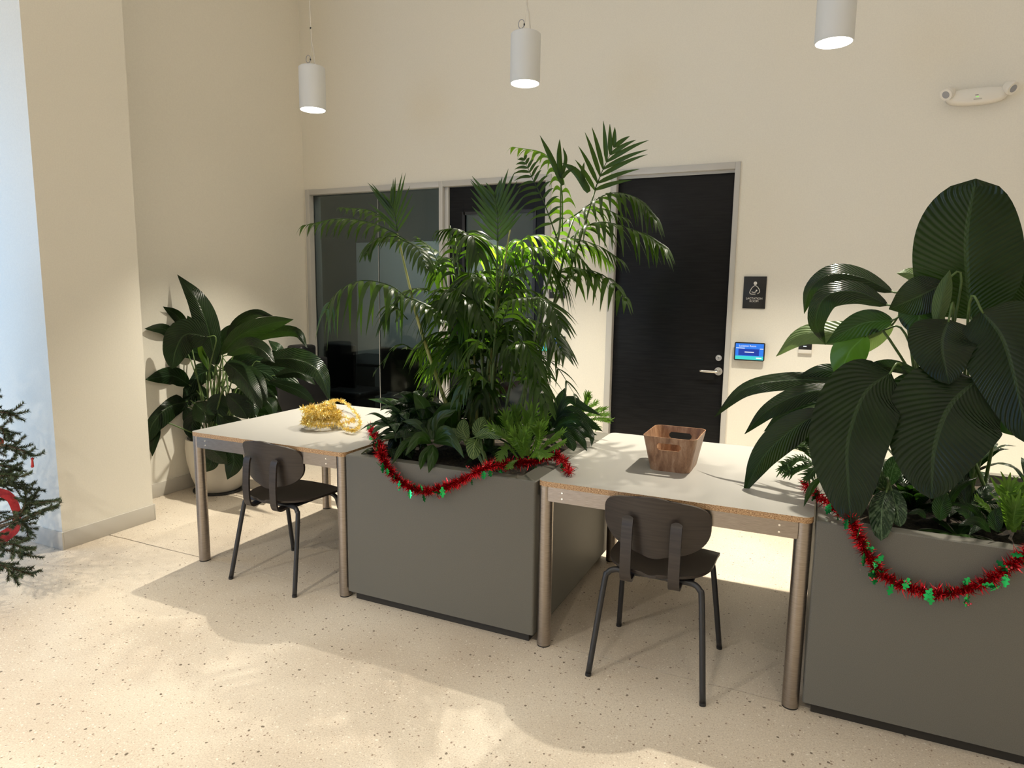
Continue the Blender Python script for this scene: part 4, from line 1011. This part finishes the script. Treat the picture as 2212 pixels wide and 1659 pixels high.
# ---------------------------------------------------------------- tinsel
def tinsel(root, pts, R_, dens, m_, hw=.0011, seed=0, seg=60, name='tinsel_strands'):
    rnd = random.Random(seed); path = cr(pts, seg); L = sum((b-a).length for a, b in zip(path, path[1:])); n = int(L*dens); v = []; f = []
    for k in range(n):
        x = rnd.random()*seg; i = min(int(x), seg-1); p = path[i].lerp(path[i+1], x-i); T = (path[i+1]-path[i]).normalized()
        d = V((rnd.gauss(0,1), rnd.gauss(0,1), rnd.gauss(0,1))); d = (d-T*d.dot(T)*.7).normalized(); l = R_*rnd.uniform(.5, 1.12)*(.82+.22*math.sin(x*1.9)+.14*math.sin(x*4.7+1))
        s = d.cross(V((rnd.gauss(0,1), rnd.gauss(0,1), rnd.gauss(0,1)))).normalized()*hw; e = p+d*l+T*rnd.uniform(-.4,.4)*l*.6; mid = p+d*l*.5+s.cross(d)*.6
        b = len(v); v += [p-s, p+s, mid+s, mid-s, e]; f += [(b, b+1, b+2, b+3), (b+3, b+2, b+4)]
    o = mesh(name, v, f, m_, root, world=True); o['kind'] = 'stuff'
    tube('garland_core', pts, .0012, m_, root, 5, seg, world=True)
    return path
def holly(root, p, size, rot):
    poly = []
    for i in range(25):
        t = i/24; s = (.13+.16*abs(math.cos(3*PI*t))**2)*math.sin(PI*t)**.45; poly.append((t-.5, s))
    poly = poly + [(x, -y) for x, y in poly[-2:0:-1]]
    vv = [V((0,0,0))]+[V((x, y, .10*abs(y))) for x, y in poly]
    M_ = rot.to_matrix(); vv = [p+M_@(q*size) for q in vv]
    n = len(poly); f = [(0, 1+i, 1+(i+1)%n) for i in range(n)]
    return mesh('holly_leaf', vv, f, M['holly'], root, world=True)
from mathutils import Euler
def garland(pts, label, nh, seed):
    t = thing('tinsel_garland', label, 'garland', pts[len(pts)//2])
    path = tinsel(t, pts, .037, 3300, M['red'], hw=.0017, seed=seed, seg=90); rnd = random.Random(seed)
    for k in range(nh):
        i = int((k+.5)/nh*88)+rnd.randint(-1, 1); p = path[max(0, min(i, 90))]; a = rnd.uniform(0, 2*PI); d = V((math.cos(a)*.5, -abs(math.sin(a))*.9, rnd.uniform(-1, .8))).normalized()
        holly(t, p+d*.030, rnd.uniform(.034, .050), Euler((rnd.uniform(0,6), rnd.uniform(0,6), rnd.uniform(0,6))))
        if k%5 == 2:
            bm = bmesh.new()
            for q in range(3): bmesh.ops.create_icosphere(bm, subdivisions=1, radius=.004, matrix=Matrix.Translation(local(t, [p+d*.04+V((q*.006-.006, 0, -.006*(q == 1)))])[0]))
            from_bm('berry', bm, M['redm'], t, True)
g1 = [at(1232,1022,Z=.752), at(1205,985,Z=.765), at(1150,998,Z=.752), at(1100,1002,Z=.750), at(1055,1008,Y=-.02)]+[at(u, v, Y=-.033) for u, v in ((1000,1036),(960,1052),(915,1062),(880,1050),(848,1025),(826,990))]+[at(822,968,Y=.03), at(812,945,Z=.765), at(800,922,Z=.765)]
garland(g1, 'red tinsel garland with green holly leaves draped on the palm planter', 34, 3)
g2 = [at(1738,1045,Z=.765), at(1765,1070,Z=.765), at(1805,1098,Z=.765), at(1838,1122,Y=-.03)]+[at(u, v, Y=-.033) for u, v in ((1855,1160),(1872,1195),(1892,1228),(1932,1258),(1985,1276),(2045,1282),(2110,1266),(2160,1238),(2200,1208),(2250,1170))]
garland(g2, 'red tinsel garland with green holly leaves draped on the right planter', 36, 4)
rnd = random.Random(9); gc = V((.56, .42, TH)); pts = []
for i in range(46):
    a = i*1.15+rnd.uniform(-.3,.3); q = rnd.uniform(.45, 1); lay = i/46
    pts.append(gc+V((math.cos(a)*.205*q*(1-.5*lay), math.sin(a)*.17*q*(1-.5*lay), .028+.10*lay+rnd.uniform(-.01,.01))))
gt = thing('gold_tinsel', 'tangled pile of gold tinsel on the left table', 'garland', gc)
tinsel(gt, pts, .030, 1900, M['gold'], hw=.0016, seed=5, seg=300)
lp = [at(690,890,Z=.77), at(700,872,Z=.80), at(735,865,Z=.80), at(762,885,Z=.77), at(778,912,Z=.76), at(765,930,Z=.757), at(742,925,Z=.757)]
tinsel(gt, lp, .020, 2600, M['gold'], seed=6, seg=40, name='loose_loop_strands')
# ---------------------------------------------------------------- christmas tree at the left edge
TC = V((-.80, -.86, 0)); t = thing('christmas_tree', 'green fir christmas tree with red ribbon at the left edge', 'christmas tree', TC)
tube('trunk', [TC, TC+V((0,0,.9)), TC+V((0,0,1.75))], lambda q: .03*(1-.8*q), M['bark'], t, 10, 10, world=True)
lathe('tree_stand', [(0, .0), (.20, .0), (.20, .02), (.06, .05), (.05, .12), (0, .12)], M['black'], t, 24)
def needles(V_, F_, path, rnd, dens=1900, l0=.019):
    k = len(path)-1; L = sum((b-a).length for a, b in zip(path, path[1:]))
    for _ in range(int(L*dens)):
        x = rnd.random()*k; i = min(int(x), k-1); p = path[i].lerp(path[i+1], x-i); T = (path[i+1]-path[i]).normalized()
        d = V((rnd.gauss(0,1), rnd.gauss(0,1), rnd.gauss(0,1)+.5)); d = (d-T*d.dot(T)).normalized(); d = (d+T*.75).normalized(); s = d.orthogonal().normalized()*.0015
        b = len(V_); e = p+d*l0*rnd.uniform(.7, 1.1); V_ += [p-s, p+s, e]; F_.append((b, b+1, b+2))
def bough(pts, seed, ntw=6, tl=.13):
    rnd = random.Random(seed); path = cr(pts, 12); V_, F_ = [], []; tv, tf = [], []
    tube_geo(path, lambda q: .006*(1-.7*q), 5, tv, tf); needles(V_, F_, path[3:], rnd)
    for i in range(ntw):
        x = 4+8*i/ntw; k = min(int(x), 11); p = path[k]; T = (path[k+1]-path[k]).normalized(); s = T.cross(V((0,0,1))).normalized()*(1 if i%2 else -1)
        d = (T*.75+s*.75+V((0,0,rnd.uniform(-.25,.25)))).normalized(); l = tl*rnd.uniform(.6, 1.1)*(1.1-.5*i/ntw)
        q = cr([p, p+d*l*.5+V((0,0,-.01)), p+d*l+V((0,0,rnd.uniform(-.02,.02)))], 6); tube_geo(q, .002, 4, tv, tf); needles(V_, F_, q, rnd)
    o = mesh('branch', tv, tf, M['bark'], t, world=True); nd_ = mesh('needles', V_, F_, M['needle'], o, world=True); nd_['kind'] = 'stuff'
rnd = random.Random(21)
for i in range(64):
    z = .16+1.45*(i/64); a = i*2.399+rnd.uniform(-.2,.2); r = (.60 if z < .5 else .60*(1.8-z)/1.3)*rnd.uniform(.75, 1.0)
    if z < .28: r *= .8
    d = V((math.cos(a), math.sin(a), 0)); p0 = TC+V((0,0,z))
    if (p0+d*r).y > CY0-.04: r = max(.12, (CY0-.06-TC.y)/max(.01, d.y))
    bough([p0, p0+d*r*.5+V((0,0,.03)), p0+d*r+V((0,0,-.03))], i, 6, .16)
for i, (pp, Y) in enumerate((([(-70,900),(0,890),(38,900)], -.75), ([(-70,935),(0,925),(24,948)], -.72), ([(-80,980),(0,962),(45,972),(70,985)], -.72), ([(-70,1010),(0,1005),(45,1018)], -.7), ([(-70,1035),(0,1028),(40,1030)], -.75), ([(-60,1060),(0,1045),(30,1042)], -.72),
    ([(-60,1150),(30,1118),(70,1090),(124,1082)], -.66), ([(-60,1150),(30,1130),(80,1108),(126,1094)], -.68), ([(20,1140),(50,1100),(56,1075),(47,1040)], -.66), ([(-30,1140),(40,1130),(68,1152)], -.68), ([(-60,1170),(20,1190),(66,1200)], -.72), ([(-60,1190),(20,1225),(72,1243)], -.7), ([(-60,1200),(10,1225),(36,1250)], -.72), ([(-60,1180),(20,1175),(60,1188)], -.75))):
    bough(PY(pp, Y-.05, Y), 200+i, 7, .10)
rb = t
pts = [at(-60,1190,Y=-.62), at(0,1163,Y=-.62), at(32,1140,Y=-.62), at(36,1110,Y=-.66), at(22,1075,Y=-.68), at(-10,1062,Y=-.70), at(-60,1058,Y=-.74)]
path = cr(pts, 40); v = []; f = []
for i, p in enumerate(path):
    T = (path[min(i+1,40)]-path[max(i-1,0)]).normalized(); hN = V((.3,-.9,.15)).cross(T).normalized(); ww = .030*(1-.45*max(0, (i-16)/24)); v += [p+hN*ww, p-hN*ww]
for i in range(40): f.append((2*i, 2*i+1, 2*i+3, 2*i+2))
mesh('ribbon', v, f, M['ribbon'], t, smooth=True, world=True)
for i, (u, v_) in enumerate(((-4,955),)):
    b = thing('bauble', 'red bauble hanging at the upper part of the christmas tree edge', 'ornament', at(u, v_, Y=-.66)); lathe('ball', [(0,-.024)]+[(.024*math.cos(a), .024*math.sin(a)) for a in [-PI/2+PI*i/14 for i in range(1,14)]]+[(0,.024)], M['redm'], b, 24); cyl('cap', (0,0,.022), (0,0,.032), .006, M['gold'], b, n=12)
o_ = thing('tree_ornament', 'small red figure ornament hanging from a branch tip of the christmas tree', 'ornament', at(70, 1000, Y=-.69))
bm = bmesh.new(); bmesh.ops.create_icosphere(bm, subdivisions=2, radius=.007, matrix=Matrix.Translation((.003,0,.020))); add_cyl(bm, (.002,0,.016), (-.001,0,-.012), .004, .006, 10); bmesh.ops.create_icosphere(bm, subdivisions=2, radius=.007, matrix=Matrix.Translation((-.002,0,-.016)))
from_bm('figure', bm, M['redm'], o_, True); box('white_collar', -.012, -.005, -.003, .003, -.002, .016, M['signw'], o_, .001)
bd = thing('bead_garland', 'string of tiny orange red beads hanging on the christmas tree', 'garland', at(0, 1175, Y=-.64))
path = cr([at(-50,1195,Y=-.60), at(0,1182,Y=-.60), at(20,1165,Y=-.60), at(31,1150,Y=-.60)], 30); bm = bmesh.new()
for p in path: bmesh.ops.create_icosphere(bm, subdivisions=1, radius=.0035, matrix=Matrix.Translation(local(bd, [p])[0]))
o = from_bm('beads', bm, M['redm'], bd, True); o['kind'] = 'stuff'
